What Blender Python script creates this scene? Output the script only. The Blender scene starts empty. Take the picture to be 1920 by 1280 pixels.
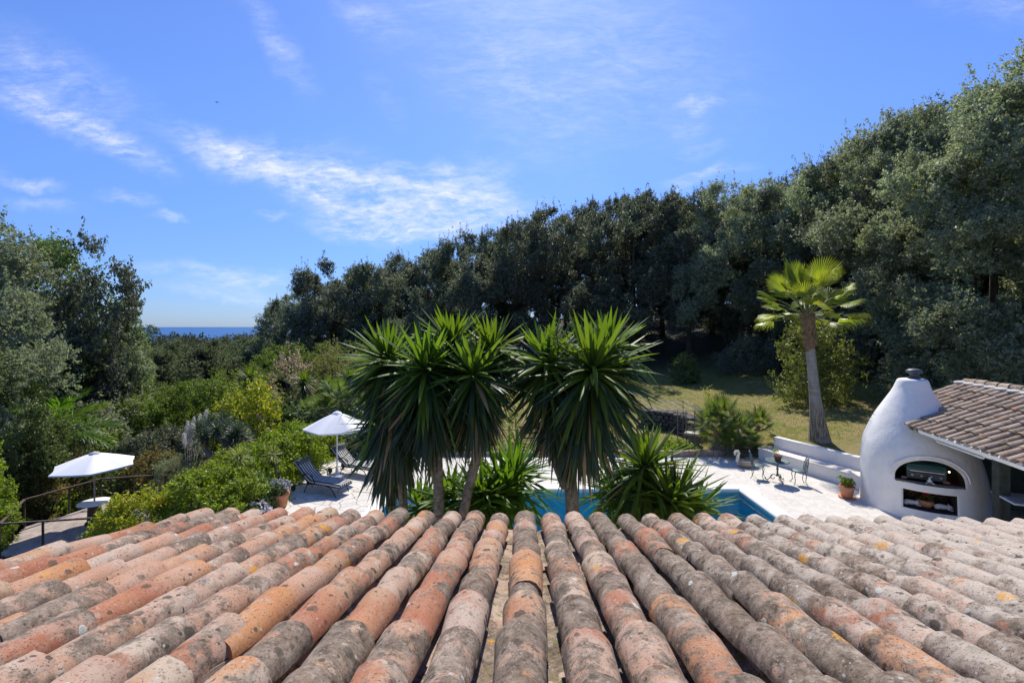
SKY_TINT = (.43, .575, .92)
SKY_TINT_LOW = (.27, .385, .69)
CLOUD_COL = (5.2, 5.3, 5.5)
SKY_STRENGTH = .145
EXPOSURE = .42
import bpy, bmesh, math, random
import numpy as np
from mathutils import Vector, Matrix, Euler

scene = bpy.context.scene
COL = scene.collection
F = 853.333          # focal length in photograph pixels (1920 wide)
CZ = 5.3             # camera height above the pool terrace
HY = 612.0           # photograph row of the horizon
rad = math.radians


def at(px, py, d):
    """world point at depth d seen at photograph pixel px,py"""
    return Vector(((px - 960) / F * d, d, CZ - (py - HY) / F * d))


def zat(py, d):
    return CZ - (py - HY) / F * d


def xat(px, d):
    return (px - 960) / F * d


def RNG(s):
    return np.random.default_rng(s)


# ----------------------------------------------------------------- mesh builder
class MB:
    def __init__(self):
        self.V = []; self.n = 0
        self.Fs = []   # (faces array m x k, mat index, smooth)

    def add(self, V, Fc, mi=0, smooth=False):
        V = np.asarray(V, dtype=np.float64).reshape(-1, 3)
        if isinstance(Fc, np.ndarray):
            groups = [Fc]
        else:
            byk = {}
            for f in Fc:
                byk.setdefault(len(f), []).append(f)
            groups = [np.array(v) for v in byk.values()]
        for g in groups:
            if len(g):
                self.Fs.append((g.astype(np.int64) + self.n, mi, smooth))
        self.V.append(V); self.n += len(V)
        return self

    def xf(self, M):
        """transform everything so far"""
        M = np.array(M)
        self.V = [v @ M[:3, :3].T + M[:3, 3] for v in self.V]
        return self

    def box(self, c, s, rz=0.0, mi=0, rot=None):
        x, y, z = s[0] / 2, s[1] / 2, s[2] / 2
        V = np.array([(-x, -y, -z), (x, -y, -z), (x, y, -z), (-x, y, -z), (-x, -y, z), (x, -y, z), (x, y, z), (-x, y, z)])
        R = rot if rot is not None else Matrix.Rotation(rz, 3, 'Z')
        V = V @ np.array(R).T + np.array(c)
        return self.add(V, np.array([(0, 3, 2, 1), (4, 5, 6, 7), (0, 1, 5, 4), (1, 2, 6, 5), (2, 3, 7, 6), (3, 0, 4, 7)]), mi)

    def tube(self, pts, r, seg=8, mi=0, cap=True, smooth=True):
        P = np.array([tuple(p) for p in pts], dtype=float); n = len(P)
        R = np.full(n, r, dtype=float) if np.isscalar(r) else np.array(r, dtype=float)
        T = np.gradient(P, axis=0); T /= np.linalg.norm(T, axis=1)[:, None] + 1e-12
        up = np.array([0, 0, 1.0]) if abs(T[0][2]) < .9 else np.array([1.0, 0, 0])
        a = np.cross(T[0], up); a /= np.linalg.norm(a)
        V = []
        for i in range(n):
            a = a - T[i] * np.dot(a, T[i]); a /= np.linalg.norm(a) + 1e-12
            b = np.cross(T[i], a)
            th = np.arange(seg) * 2 * np.pi / seg
            V.append(P[i] + R[i] * (np.cos(th)[:, None] * a + np.sin(th)[:, None] * b))
        V = np.concatenate(V)
        i, j = np.meshgrid(np.arange(n - 1), np.arange(seg), indexing='ij')
        j2 = (j + 1) % seg
        Fq = np.stack([i * seg + j, i * seg + j2, (i + 1) * seg + j2, (i + 1) * seg + j], -1).reshape(-1, 4)
        self.add(V, Fq, mi, smooth)
        if cap:
            self.add(V[:seg], [list(range(seg))[::-1]], mi)
            self.add(V[-seg:], [list(range(seg))], mi)
        return self

    def lathe(self, prof, seg=24, c=(0, 0, 0), mi=0, smooth=True, a0=0.0, shift=None):
        prof = np.array(prof, dtype=float); n = len(prof)
        th = a0 + np.arange(seg) * 2 * np.pi / seg
        V = np.zeros((n, seg, 3))
        V[..., 0] = prof[:, 0][:, None] * np.cos(th); V[..., 1] = prof[:, 0][:, None] * np.sin(th); V[..., 2] = prof[:, 1][:, None]
        if shift is not None:
            V[..., :2] += np.array(shift)[:, None, :]
        V = V.reshape(-1, 3) + np.array(c)
        i, j = np.meshgrid(np.arange(n - 1), np.arange(seg), indexing='ij'); j2 = (j + 1) % seg
        Fq = np.stack([i * seg + j, i * seg + j2, (i + 1) * seg + j2, (i + 1) * seg + j], -1).reshape(-1, 4)
        self.add(V, Fq, mi, smooth)
        if prof[0, 0] > 1e-4: self.add(V[:seg], [list(range(seg))[::-1]], mi)
        if prof[-1, 0] > 1e-4: self.add(V[-seg:], [list(range(seg))], mi)
        return self

    def ball(self, c, r, seg=14, rings=8, mi=0, smooth=True):
        r = np.array([r, r, r] if np.isscalar(r) else r, dtype=float)
        t = np.linspace(0, np.pi, rings + 1)
        m = MB().lathe([(max(math.sin(x), 1e-5), -math.cos(x)) for x in t], seg, mi=mi, smooth=smooth)
        V = np.concatenate(m.V) * r + np.array(c)
        for g, _, _ in m.Fs: self.Fs.append((g + self.n, mi, smooth))
        self.V.append(V); self.n += len(V)
        return self

    def prism(self, outline, z0, z1, mi=0):
        n = len(outline)
        V = [(x, y, z0) for x, y in outline] + [(x, y, z1) for x, y in outline]
        Fc = [list(range(n))[::-1], list(range(n, 2 * n))] + [[i, (i + 1) % n, n + (i + 1) % n, n + i] for i in range(n)]
        return self.add(V, Fc, mi)

    def mesh(self, name, mats, attr=None):
        me = bpy.data.meshes.new(name)
        V = np.concatenate(self.V) if self.V else np.zeros((0, 3))
        me.vertices.add(len(V)); me.vertices.foreach_set('co', V.astype(np.float32).ravel())
        loops = np.concatenate([g.ravel() for g, _, _ in self.Fs])
        sizes = np.concatenate([np.full(len(g), g.shape[1]) for g, _, _ in self.Fs])
        mi = np.concatenate([np.full(len(g), m) for g, m, _ in self.Fs])
        sm = np.concatenate([np.full(len(g), s) for g, _, s in self.Fs])
        starts = np.concatenate([[0], np.cumsum(sizes)[:-1]])
        me.loops.add(len(loops)); me.loops.foreach_set('vertex_index', loops.astype(np.int32))
        me.polygons.add(len(sizes)); me.polygons.foreach_set('loop_start', starts.astype(np.int32))
        me.polygons.foreach_set('material_index', mi.astype(np.int32))
        me.polygons.foreach_set('use_smooth', sm.astype(bool))
        if attr is not None:
            for an, A in attr.items():
                at_ = me.attributes.new(an, 'FLOAT_COLOR', 'POINT')
                at_.data.foreach_set('color', A.astype(np.float32).ravel())
        me.update(calc_edges=True); me.validate()
        for m in (mats if isinstance(mats, (list, tuple)) else [mats]): me.materials.append(m)
        return me

    def obj(self, name, mats, parent=None, loc=None, bevel=0, attr=None):
        o = bpy.data.objects.new(name, self.mesh(name, mats, attr)); COL.objects.link(o)
        if parent is not None: o.parent = parent
        if loc is not None: o.location = loc
        if bevel:
            b = o.modifiers.new('bevel', 'BEVEL'); b.width = bevel; b.segments = 2; b.limit_method = 'ANGLE'; b.angle_limit = rad(40)
        return o


def tag(o, label=None, cat=None, group=None, kind=None):
    if label: o['label'] = label
    if cat: o['category'] = cat
    if group: o['group'] = group
    if kind: o['kind'] = kind
    return o


def thing(name, label, cat, loc=(0, 0, 0), rz=0.0, group=None):
    o = bpy.data.objects.new(name, None); COL.objects.link(o)
    o.location = loc; o.rotation_euler = (0, 0, rz); o.empty_display_size = .2
    return tag(o, label, cat, group)


def dup(root, loc, rz=0.0, scale=None, label=None, group=None):
    def cp(o, par):
        c = o.copy(); COL.objects.link(c)
        if par is not None: c.parent = par
        for ch in list(o.children): cp(ch, c)
        return c
    r = cp(root, None)
    r.location = loc; r.rotation_euler = (0, 0, rz)
    if scale is not None: r.scale = scale if not np.isscalar(scale) else (scale,) * 3
    if label: r['label'] = label
    if group: r['group'] = group
    return r


# ----------------------------------------------------------------- materials
class NT:
    """tiny node-tree helper"""
    def __init__(self, tree):
        self.t = tree; tree.nodes.clear()

    def n(self, kind, ins=None, **props):
        nd = self.t.nodes.new(kind)
        for k, v in props.items(): setattr(nd, k, v)
        if ins:
            for k, v in ins.items(): self.set(nd.inputs[k], v)
        return nd

    def set(self, sock, v):
        if isinstance(v, bpy.types.NodeSocket): self.t.links.new(v, sock)
        elif isinstance(v, bpy.types.Node): self.t.links.new(v.outputs[0], sock)
        else:
            if hasattr(sock.default_value, '__len__') and not isinstance(v, str):
                v = tuple(v); L = len(sock.default_value)
                if len(v) == 3 and L == 4: v = v + (1.0,)
            sock.default_value = v

    def math(self, op, a, b=0.0, c=None, clamp=False):
        nd = self.t.nodes.new('ShaderNodeMath'); nd.operation = op; nd.use_clamp = clamp
        self.set(nd.inputs[0], a); self.set(nd.inputs[1], b)
        if c is not None: self.set(nd.inputs[2], c)
        return nd.outputs[0]

    def mix(self, f, a, b, blend='MIX'):
        nd = self.t.nodes.new('ShaderNodeMix'); nd.data_type = 'RGBA'; nd.blend_type = blend
        self.set(nd.inputs[0], f); self.set(nd.inputs[6], a); self.set(nd.inputs[7], b)
        return nd.outputs[2]

    def rng(self, v, a, b, lo=0.0, hi=1.0, smooth=False):
        nd = self.t.nodes.new('ShaderNodeMapRange'); nd.interpolation_type = 'SMOOTHSTEP' if smooth else 'LINEAR'
        for i, x in enumerate((v, a, b, lo, hi)): self.set(nd.inputs[i], x)
        return nd.outputs[0]

    def noise(self, vec, scale, detail=4, rough=.55, dist=0.0, out=0):
        nd = self.n('ShaderNodeTexNoise', {'Vector': vec, 'Scale': scale, 'Detail': detail, 'Roughness': rough, 'Distortion': dist})
        return nd.outputs[out]

    def voro(self, vec, scale, feature='F1', rand=1.0):
        nd = self.n('ShaderNodeTexVoronoi', {'Vector': vec, 'Scale': scale, 'Randomness': rand}, feature=feature)
        return nd

    def ramp(self, f, stops):
        nd = self.t.nodes.new('ShaderNodeValToRGB'); el = nd.color_ramp.elements
        while len(el) < len(stops): el.new(.5)
        for e, (p, c) in zip(el, stops): e.position = p; e.color = tuple(c) + (1,)
        self.set(nd.inputs[0], f)
        return nd.outputs[0]

    def mapping(self, vec, loc=(0, 0, 0), rot=(0, 0, 0), scale=(1, 1, 1), kind='POINT'):
        return self.n('ShaderNodeMapping', {'Vector': vec, 'Location': loc, 'Rotation': rot, 'Scale': scale}, vector_type=kind).outputs[0]

    def bump(self, h, strength=.3, dist=.01, normal=None):
        ins = {'Height': h, 'Strength': strength, 'Distance': dist}
        if normal is not None: ins['Normal'] = normal
        return self.n('ShaderNodeBump', ins).outputs[0]


def new_mat(name):
    m = bpy.data.materials.new(name); m.use_nodes = True
    return m, NT(m.node_tree)


def finish(t, shader):
    out = t.n('ShaderNodeOutputMaterial'); t.t.links.new(shader if isinstance(shader, bpy.types.NodeSocket) else shader.outputs[0], out.inputs[0])


def principled(t, col, rough=.6, bump=None, metal=0.0, spec=.5, **kw):
    ins = {'Base Color': col, 'Roughness': rough, 'Metallic': metal, 'Specular IOR Level': spec}
    ins.update(kw)
    if bump is not None: ins['Normal'] = bump
    return t.n('ShaderNodeBsdfPrincipled', ins)


def simple_mat(name, c, rough=.6, var=.12, scale=6.0, metal=0.0, bump=.0, bscale=40.0, spec=.5, c2=None):
    m, t = new_mat(name)
    co = t.n('ShaderNodeTexCoord').outputs['Object']
    nz = t.noise(co, scale, 5, .6)
    lo = tuple(x * (1 - var) for x in c) if c2 is None else c2
    hi = tuple(min(1, x * (1 + var)) for x in c) if c2 is None else c
    col = t.mix(t.rng(nz, .3, .7), lo, hi)
    nrm = t.bump(t.noise(co, bscale, 4), bump, .01) if bump else None
    r2 = t.rng(t.noise(co, scale * 2.3, 3), .3, .7, rough * .85, min(1, rough * 1.15))
    finish(t, principled(t, col, r2, nrm, metal, spec))
    return m


def leaf_mat(name, c1, c2, trans=.35, rough=.45, spec=.5, tcol=None, c3=None, vary=.25):
    """leaf shader: colour varies per leaf (mesh island) and per plant"""
    m, t = new_mat(name)
    g = t.n('ShaderNodeNewGeometry'); rnd = g.outputs['Random Per Island']
    oi = t.n('ShaderNodeObjectInfo').outputs['Random']
    col = t.mix(rnd, c1, c2)
    if c3 is not None: col = t.mix(t.rng(rnd, .9, .93), col, c3)
    hsv = t.n('ShaderNodeHueSaturation', {'Hue': t.rng(oi, 0, 1, .485, .515), 'Value': t.rng(oi, 0, 1, 1 - vary, 1 + vary), 'Color': col})
    col = hsv.outputs[0]
    p = principled(t, col, rough, None, 0, spec)
    tc = t.mix(1.0, col, tcol or (1.5, 1.6, .7), 'MULTIPLY')
    tr = t.n('ShaderNodeBsdfTranslucent', {'Color': tc})
    mx = t.n('ShaderNodeMixShader', {0: trans, 1: p.outputs[0], 2: tr.outputs[0]})
    finish(t, mx)
    return m
# ================================================================= camera, light, sky
cam_d = bpy.data.cameras.new('camera'); cam = bpy.data.objects.new('camera', cam_d); COL.objects.link(cam)
cam.location = (0, 0, CZ); cam.rotation_euler = (rad(90), 0, 0)
cam_d.sensor_width = 36; cam_d.lens = 16.0; cam_d.shift_y = -28 / 1920; cam_d.clip_end = 2e5; cam_d.clip_start = .05
scene.camera = cam

SUN_EL, SUN_AZ = rad(50), rad(4)      # azimuth measured from +Y towards +X
sun_d = bpy.data.lights.new('sun', 'SUN'); sun = bpy.data.objects.new('sun', sun_d); COL.objects.link(sun)
sun_d.energy = 4.3; sun_d.angle = rad(.53); sun_d.color = (1.0, .94, .84)
to_sun = Vector((math.sin(SUN_AZ) * math.cos(SUN_EL), math.cos(SUN_AZ) * math.cos(SUN_EL), math.sin(SUN_EL)))
sun.rotation_euler = to_sun.to_track_quat('Z', 'Y').to_euler()
sun.location = (0, 0, 40)

world = bpy.data.worlds.new('World'); scene.world = world; world.use_nodes = True
t = NT(world.node_tree)
sky = t.n('ShaderNodeTexSky', sky_type='NISHITA', sun_disc=False, sun_elevation=SUN_EL, sun_rotation=SUN_AZ, altitude=100.0, air_density=1.0, dust_density=.35, ozone_density=2.0)
dirv = t.n('ShaderNodeTexCoord').outputs['Generated']
sx = t.n('ShaderNodeSeparateXYZ', {0: dirv})
yy = t.math('MAXIMUM', sx.outputs[1], .02)
u = t.math('DIVIDE', sx.outputs[0], yy); v = t.math('DIVIDE', sx.outputs[2], yy)
uv = t.n('ShaderNodeCombineXYZ', {0: u, 1: v, 2: 0.0}).outputs[0]
# cirrus: bands of the sky (by direction), torn up by stretched noise
wn = t.n('ShaderNodeTexNoise', {'Vector': uv, 'Scale': 5.0, 'Detail': 5, 'Roughness': .6}).outputs['Color']
off = t.n('ShaderNodeVectorMath', {0: wn, 1: (.5, .5, .5)}, operation='SUBTRACT').outputs[0]
off = t.n('ShaderNodeVectorMath', {0: off, 'Scale': .13}, operation='SCALE').outputs[0]
wuv = t.n('ShaderNodeVectorMath', {0: uv, 1: off}, operation='ADD').outputs[0]


def q(px, py): return ((px - 960) / F, (HY - py) / F)


BANDS = [((-60, 150), (190, 235), 36, .95), ((100, 200), (330, 332), 36, .95), ((300, 235), (600, 350), 44, .95),
         ((480, 310), (790, 420), 62, 1.1), ((560, 360), (1020, 395), 70, 1.3), ((530, 422), (900, 445), 30, 1.0), ((640, 405), (1000, 412), 52, 1.1),
         ((-100, 30), (320, 250), 75, .4), ((300, 265), (800, 330), 55, .42), ((-30, 320), (140, 348), 18, .7),
         ((170, 368), (300, 378), 13, .55), ((270, 395), (360, 408), 11, .6), ((480, 405), (540, 412), 12, .6), ((-30, 365), (190, 392), 18, .35),
         ((440, -30), (600, 190), 34, .4), ((620, -20), (760, 60), 36, .3), ((700, 140), (760, 220), 34, .22), ((800, 310), (850, 330), 24, .6),
         ((860, 300), (980, 350), 40, .5), ((700, -40), (1400, 180), 190, .36), ((850, 120), (1100, 300), 120, .22), ((200, 502), (600, 520), 26, .6), ((230, 545), (600, 545), 18, .45), ((400, 485), (560, 520), 14, .4),
         ((1260, 190), (1350, 196), 17, .65), ((1250, 240), (1330, 235), 20, .3), ((1270, 280), (1370, 272), 22, .35), ((1230, 345), (1420, 315), 20, .75), ((1700, -40), (2000, 40), 60, .3)]
dens = None
for a, b, w, amp in BANDS:
    (u0, v0), (u1, v1) = q(*a), q(*b)
    L = math.hypot(u1 - u0, v1 - v0) / 2 + w / F * .8
    mp = t.mapping(wuv, ((u0 + u1) / 2, (v0 + v1) / 2, 0), (0, 0, math.atan2(v1 - v0, u1 - u0)), (L, w / F * 1.25, 1), 'TEXTURE')
    ln = t.n('ShaderNodeVectorMath', {0: mp}, operation='LENGTH').outputs['Value']
    g = t.rng(ln, 1.0, .05, 0.0, amp, True)
    dens = g if dens is None else t.math('ADD', dens, g)
st = t.mapping(wuv, (0, 0, 0), (0, 0, rad(14)), (1, 3.2, 1))
n1 = t.noise(st, 7.0, 9, .62, .4); n2 = t.noise(t.mapping(uv, rot=(0, 0, rad(-25)), scale=(1, 4, 1)), 26.0, 8, .66, .2)
tex = t.math('ADD', t.math('MULTIPLY', n1, .62), t.math('MULTIPLY', n2, .38))
tex = t.rng(tex, .37, .68)
cl = t.math('MULTIPLY', t.math('MULTIPLY', t.math('MINIMUM', dens, 1.25), .83), t.math('ADD', t.math('MULTIPLY', t.math('POWER', tex, 1.35), 1.05), .04))
cl = t.math('MINIMUM', cl, .86)
cl = t.math('MULTIPLY', cl, t.rng(sx.outputs[1], .03, .2))
tint = t.mix(t.rng(sx.outputs[2], 0.0, .42, 0, 1, True), SKY_TINT_LOW, SKY_TINT)
skyc = t.mix(1.0, sky.outputs[0], tint, 'MULTIPLY')
skyc = t.mix(cl, skyc, CLOUD_COL)
bg = t.n('ShaderNodeBackground', {0: skyc, 1: SKY_STRENGTH})
wo = t.n('ShaderNodeOutputWorld', {0: bg.outputs[0]})

scene.view_settings.view_transform = 'Standard'; scene.view_settings.look = 'None'
scene.view_settings.exposure = EXPOSURE; scene.view_settings.gamma = 1.0; scene.view_settings.use_curve_mapping = False
scene.render.engine = 'CYCLES'
scene.cycles.use_denoising = True
scene.cycles.max_bounces = 9; scene.cycles.diffuse_bounces = 5; scene.cycles.glossy_bounces = 3
scene.cycles.transmission_bounces = 4; scene.cycles.transparent_max_bounces = 8
scene.cycles.caustics_reflective = False; scene.cycles.caustics_refractive = False


# ================================================================= terrain
def sst(x, a, b):
    k = np.clip((x - a) / (b - a), 0, 1); return k * k * (3 - 2 * k)


POOL = (-3.8, 7.4, 10.0, 14.8)


def hgt(x, y):
    x = np.asarray(x, float); y = np.asarray(y, float)
    r = np.hypot(x, y)
    z = np.full(np.broadcast(x, y).shape, .06)
    z = z + .36 * sst(x, 9.2, 11.5) * sst(y + x * 2.207, 40.4, 41.6)          # lawn behind the bench wall
    z = z + .045 * np.clip(y - 24, 0, 16) * sst(x, -12, 6)
    z = z + .09 * np.clip(x - 13, 0, 14) * sst(y, 6, 18)
    # the wooded slope behind the lawn
    hill = .16 * np.clip(np.hypot(x - 2, y - 6) - 38, 0, 40) * sst(x / (y + 1e-6), -.3, .25) * (y > 0)
    z = z + hill
    uu = np.clip(-x - 7.8, 0, 24)
    z = z - .2 * uu * sst(y, -30, 6) * (1 - .5 * sst(y, 40, 80))
    z = z - .95 * (1 - sst(np.hypot(x + 14.3, y - 15.6), 3.0, 4.6))
    ang = np.where(y > 1, -x / np.maximum(y, 1), .5)
    fac = sst(ang, .3, .62)
    z = z - .17 * np.clip(y - 27, 0, 60) * fac
    z = z + (.5 * np.sin(x * .05 + 1) * np.cos(y * .043) + .9 * np.sin(x * .021 + y * .017)) * sst(r, 45, 110)
    z = z - 92 * sst(r, 420, 2600) + 3 * np.sin(x * .011) * sst(r, 120, 400) * (1 - sst(r, 420, 900))
    # under the terrace, the house and the pool
    ter = sst(x, -8.3, -7.6) * (1 - sst(x, 17.0, 18.5)) * sst(y, -8, -5) * (1 - sst(y, 18.55, 18.9))
    ter = ter * (1 - sst(y + x * 2.207, 40.2, 41.0) * sst(y, 14.7, 15.5))
    z = z * (1 - ter) - .09 * ter
    px0, px1, py0, py1 = POOL
    inp = (x > px0 - .5) & (x < px1 + .5) & (y > py0 - .5) & (y < py1 + .5)
    return np.where(inp, -3.0, z)


def gz(x, y): return float(hgt(np.array([x]), np.array([y]))[0])


def build_ground():
    k = np.linspace(-1, 1, 260)
    sp = np.sinh(k * 5.6) / np.sinh(5.6) * 3200
    lin = np.linspace(-32, 40, 180)
    xs = np.unique(np.round(np.concatenate([sp[np.abs(sp) > 33], lin]), 3))
    ys = np.unique(np.round(np.concatenate([sp[(sp < -12) | (sp > 46)], np.linspace(-12, 46, 150)]), 3))
    X, Y = np.meshgrid(xs, ys, indexing='ij'); Z = hgt(X, Y)
    V = np.stack([X, Y, Z], -1).reshape(-1, 3); a, b = X.shape
    i, j = np.meshgrid(np.arange(a - 1), np.arange(b - 1), indexing='ij')
    Fq = np.stack([i * b + j, (i + 1) * b + j, (i + 1) * b + j + 1, i * b + j + 1], -1).reshape(-1, 4)
    o = MB().add(V, Fq, 0, True).obj('ground', M_ground)
    return tag(o, kind='structure')


m, t = new_mat('ground'); M_ground = m
co = t.n('ShaderNodeTexCoord').outputs['Object']
geo = t.n('ShaderNodeSeparateXYZ', {0: co})
n_big = t.noise(co, .55, 5, .6); n_mid = t.noise(co, 2.6, 6, .65); n_fine = t.noise(co, 26, 5, .75)
grass = t.mix(t.rng(n_mid, .35, .65), (.14, .155, .035), (.27, .245, .075))
dry = t.mix(t.rng(n_fine, .35, .65), (.34, .265, .125), (.24, .2, .08))
col = t.mix(t.rng(t.math('ADD', n_big, t.math('MULTIPLY', t.math('SUBTRACT', n_mid, .5), .7)), .46, .6), grass, dry)
col = t.mix(t.rng(n_fine, .52, .72), col, t.mix(.5, col, (.06, .075, .02)))
col = t.mix(t.rng(t.voro(co, 9.0).outputs['Distance'], .1, .06), col, (.24, .13, .06))     # fallen leaves
soil = t.mix(t.rng(n_mid, .35, .65), (.04, .045, .018), (.08, .065, .03))
lawnmask = t.math('MULTIPLY', t.rng(geo.outputs[0], -7, -4), t.rng(geo.outputs[1], 46, 38))
col = t.mix(lawnmask, soil, col)
finish(t, principled(t, col, .9, t.bump(t.math('ADD', n_fine, t.math('MULTIPLY', n_mid, .6)), .9, .06), 0, .2))
build_ground()

# grass blades on the sunlit lawn
rg = RNG(5)
NB = 60000
gx = rg.uniform(-2, 24, NB); gy = rg.uniform(19.2, 37, NB)
hm = hgt(gx, gy); keep = (hm > -.02)
gx, gy, hm = gx[keep], gy[keep], hm[keep]; NB = len(gx)
a = rg.uniform(0, 2 * np.pi, NB); hgt_b = rg.uniform(.03, .085, NB); wd = rg.uniform(.008, .02, NB)
tipx = gx + rg.normal(0, .035, NB); tipy = gy + rg.normal(0, .035, NB)
V = np.zeros((NB, 3, 3))
V[:, 0] = np.stack([gx - np.cos(a) * wd, gy - np.sin(a) * wd, hm - .01], -1)
V[:, 1] = np.stack([gx + np.cos(a) * wd, gy + np.sin(a) * wd, hm - .01], -1)
V[:, 2] = np.stack([tipx, tipy, hm + hgt_b], -1)
M_grass = leaf_mat('lawn_grass', (.17, .185, .04), (.32, .27, .085), .4, .6, .3, c3=(.32, .2, .08))
o = MB().add(V.reshape(-1, 3), np.arange(NB * 3).reshape(-1, 3)).obj('lawn_grass', M_grass)
tag(o, 'dry patchy grass of the lawn behind the pool terrace', 'grass', kind='stuff')

# sea
m, t = new_mat('sea')
co = t.n('ShaderNodeTexCoord').outputs['Object']
nz = t.noise(t.mapping(co, scale=(.0006, .002, 1)), 1.0, 4)
finish(t, principled(t, t.mix(nz, (.012, .09, .26), (.02, .115, .3)), .55, t.bump(t.noise(co, .05, 4), .3, 1.0), 0, .12))
S = 90000
tag(MB().add([(-S, -S, -100), (S, -S, -100), (S, S, -100), (-S, S, -100)], np.array([(0, 1, 2, 3)])).obj('sea', m), kind='structure')

# ================================================================= terrace + pool
m, t = new_mat('crazy_paving'); M_pave = m
co = t.n('ShaderNodeTexCoord').outputs['Object']
wob = t.n('ShaderNodeTexNoise', {'Vector': co, 'Scale': 3.0, 'Detail': 3}).outputs['Color']
wv = t.n('ShaderNodeVectorMath', {0: wob, 'Scale': .16}, operation='SCALE').outputs[0]
pc = t.n('ShaderNodeVectorMath', {0: co, 1: wv}, operation='ADD').outputs[0]
pc = t.mapping(pc, scale=(1, 1, 0))
cell = t.voro(pc, 2.2); edge = t.voro(pc, 2.2, 'DISTANCE_TO_EDGE').outputs['Distance']
rnd = t.n('ShaderNodeSeparateColor', {0: cell.outputs['Color']}).outputs[0]
stone = t.ramp(rnd, [(0, (.66, .62, .56)), (.35, (.74, .71, .65)), (.7, (.7, .66, .58)), (1, (.78, .76, .71))])
nz = t.noise(co, 7, 7, .65)
stone = t.mix(t.rng(nz, .3, .75), t.mix(.75, stone, (.5, .46, .4)), stone)
jw = t.math('ADD', .018, t.math('MULTIPLY', t.noise(co, 5, 3), .016))
jm = t.rng(t.math('DIVIDE', edge, jw), .55, 1.0)
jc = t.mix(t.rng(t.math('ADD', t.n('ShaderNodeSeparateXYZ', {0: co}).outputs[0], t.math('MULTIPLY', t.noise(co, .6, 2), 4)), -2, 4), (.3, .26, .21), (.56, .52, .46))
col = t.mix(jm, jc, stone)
hh = t.math('ADD', t.math('MULTIPLY', jm, .8), t.math('MULTIPLY', nz, .35))
stain = t.noise(co, .9, 6, .7)
col = t.mix(t.rng(stain, .52, .74, 0, .45), col, t.mix(.6, col, (.36, .33, .28)))
col = t.mix(t.rng(t.noise(co, 55, 3, .7), .64, .7, 0, .5), col, (.3, .26, .2))
finish(t, principled(t, col, .8, t.bump(hh, .6, .012), 0, .25))
px0, px1, py0, py1 = POOL; cw = .42
TX0, TX1, TY0, TY1 = -7.7, 17.0, 3.0, 18.55
mb = MB()
# terrace sheet with the pool cut out; the back right corner follows the bench wall
mb.add([(TX0, TY0, 0), (TX1, TY0, 0), (TX1, py0 - cw, 0), (TX0, py0 - cw, 0)], np.array([(0, 1, 2, 3)]))
mb.add([(TX0, py0 - cw, 0), (px0 - cw, py0 - cw, 0), (px0 - cw, py1 + cw, 0), (TX0, py1 + cw, 0)], np.array([(0, 1, 2, 3)]))
mb.add([(px1 + cw, py0 - cw, 0), (TX1, py0 - cw, 0), (TX1, py1 + cw, 0), (px1 + cw, py1 + cw, 0)], np.array([(0, 1, 2, 3)]))
mb.add([(TX0, py1 + cw, 0), (TX1, py1 + cw, 0), (11.6, py1 + cw + .02, 0), (10.05, TY1, 0), (TX0, TY1, 0)], [(0, 1, 2, 3, 4)])
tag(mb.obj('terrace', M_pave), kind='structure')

M_coping = simple_mat('coping', (.76, .73, .67), .7, .08, 3.0, bump=.2)
mb = MB()
prof = [(cw, -.3), (cw, .012), (cw - .02, .03), (.03, .03), (0, .015), (-.03, -.02), (-.03, -.06), (0, -.07)]
def ring(o): return [(px0 - o, py0 - o), (px1 + o, py0 - o), (px1 + o, py1 + o), (px0 - o, py1 + o)]
V = [(x, y, z) for (o, z) in prof for (x, y) in ring(o)]
Fq = [(i * 4 + j, i * 4 + (j + 1) % 4, (i + 1) * 4 + (j + 1) % 4, (i + 1) * 4 + j) for i in range(len(prof) - 1) for j in range(4)]
mb.add(V, np.array(Fq))
tag(mb.obj('pool_coping', M_coping), kind='structure')
M_pool = simple_mat('pool_plaster', (.08, .47, .66), .6, .05, 1.5)
D = -1.5
mb = MB()
mb.add([(px0, py0, D), (px1, py0, D), (px1, py1, D), (px0, py1, D), (px0, py0, -.06), (px1, py0, -.06), (px1, py1, -.06), (px0, py1, -.06)],
       np.array([(0, 1, 2, 3), (0, 4, 5, 1), (1, 5, 6, 2), (2, 6, 7, 3), (3, 7, 4, 0)]))
tag(mb.obj('pool_basin', M_pool), kind='structure')
mb = MB()
def ring_(o, z): return [(px0 + o, py0 + o, z), (px1 - o, py0 + o, z), (px1 - o, py1 - o, z), (px0 + o, py1 - o, z)]
mb.add(ring_(.006, -.32) + ring_(.006, -.065), np.array([(i, (i + 1) % 4, 4 + (i + 1) % 4, 4 + i) for i in range(4)]))
tag(mb.obj('pool_waterline', simple_mat('waterline_tile', (.3, .38, .42), .4, .2, 9)), kind='structure')
m, t = new_mat('pool_water')
co = t.n('ShaderNodeTexCoord').outputs['Object']
bmp = t.bump(t.noise(co, 3.0, 4, .55, .4), .22, .05)
gl = t.n('ShaderNodeBsdfGlossy', {'Color': (1, 1, 1), 'Roughness': .02, 'Normal': bmp})
tr = t.n('ShaderNodeBsdfTransparent', {'Color': (.72, .95, .98)})
fr = t.n('ShaderNodeFresnel', {'IOR': 1.33, 'Normal': bmp})
finish(t, t.n('ShaderNodeMixShader', {0: fr.outputs[0], 1: tr.outputs[0], 2: gl.outputs[0]}))
tag(MB().add([(px0, py0, -.13), (px1, py0, -.13), (px1, py1, -.13), (px0, py1, -.13)], np.array([(0, 1, 2, 3)])).obj('pool_water', m), kind='structure')
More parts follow.
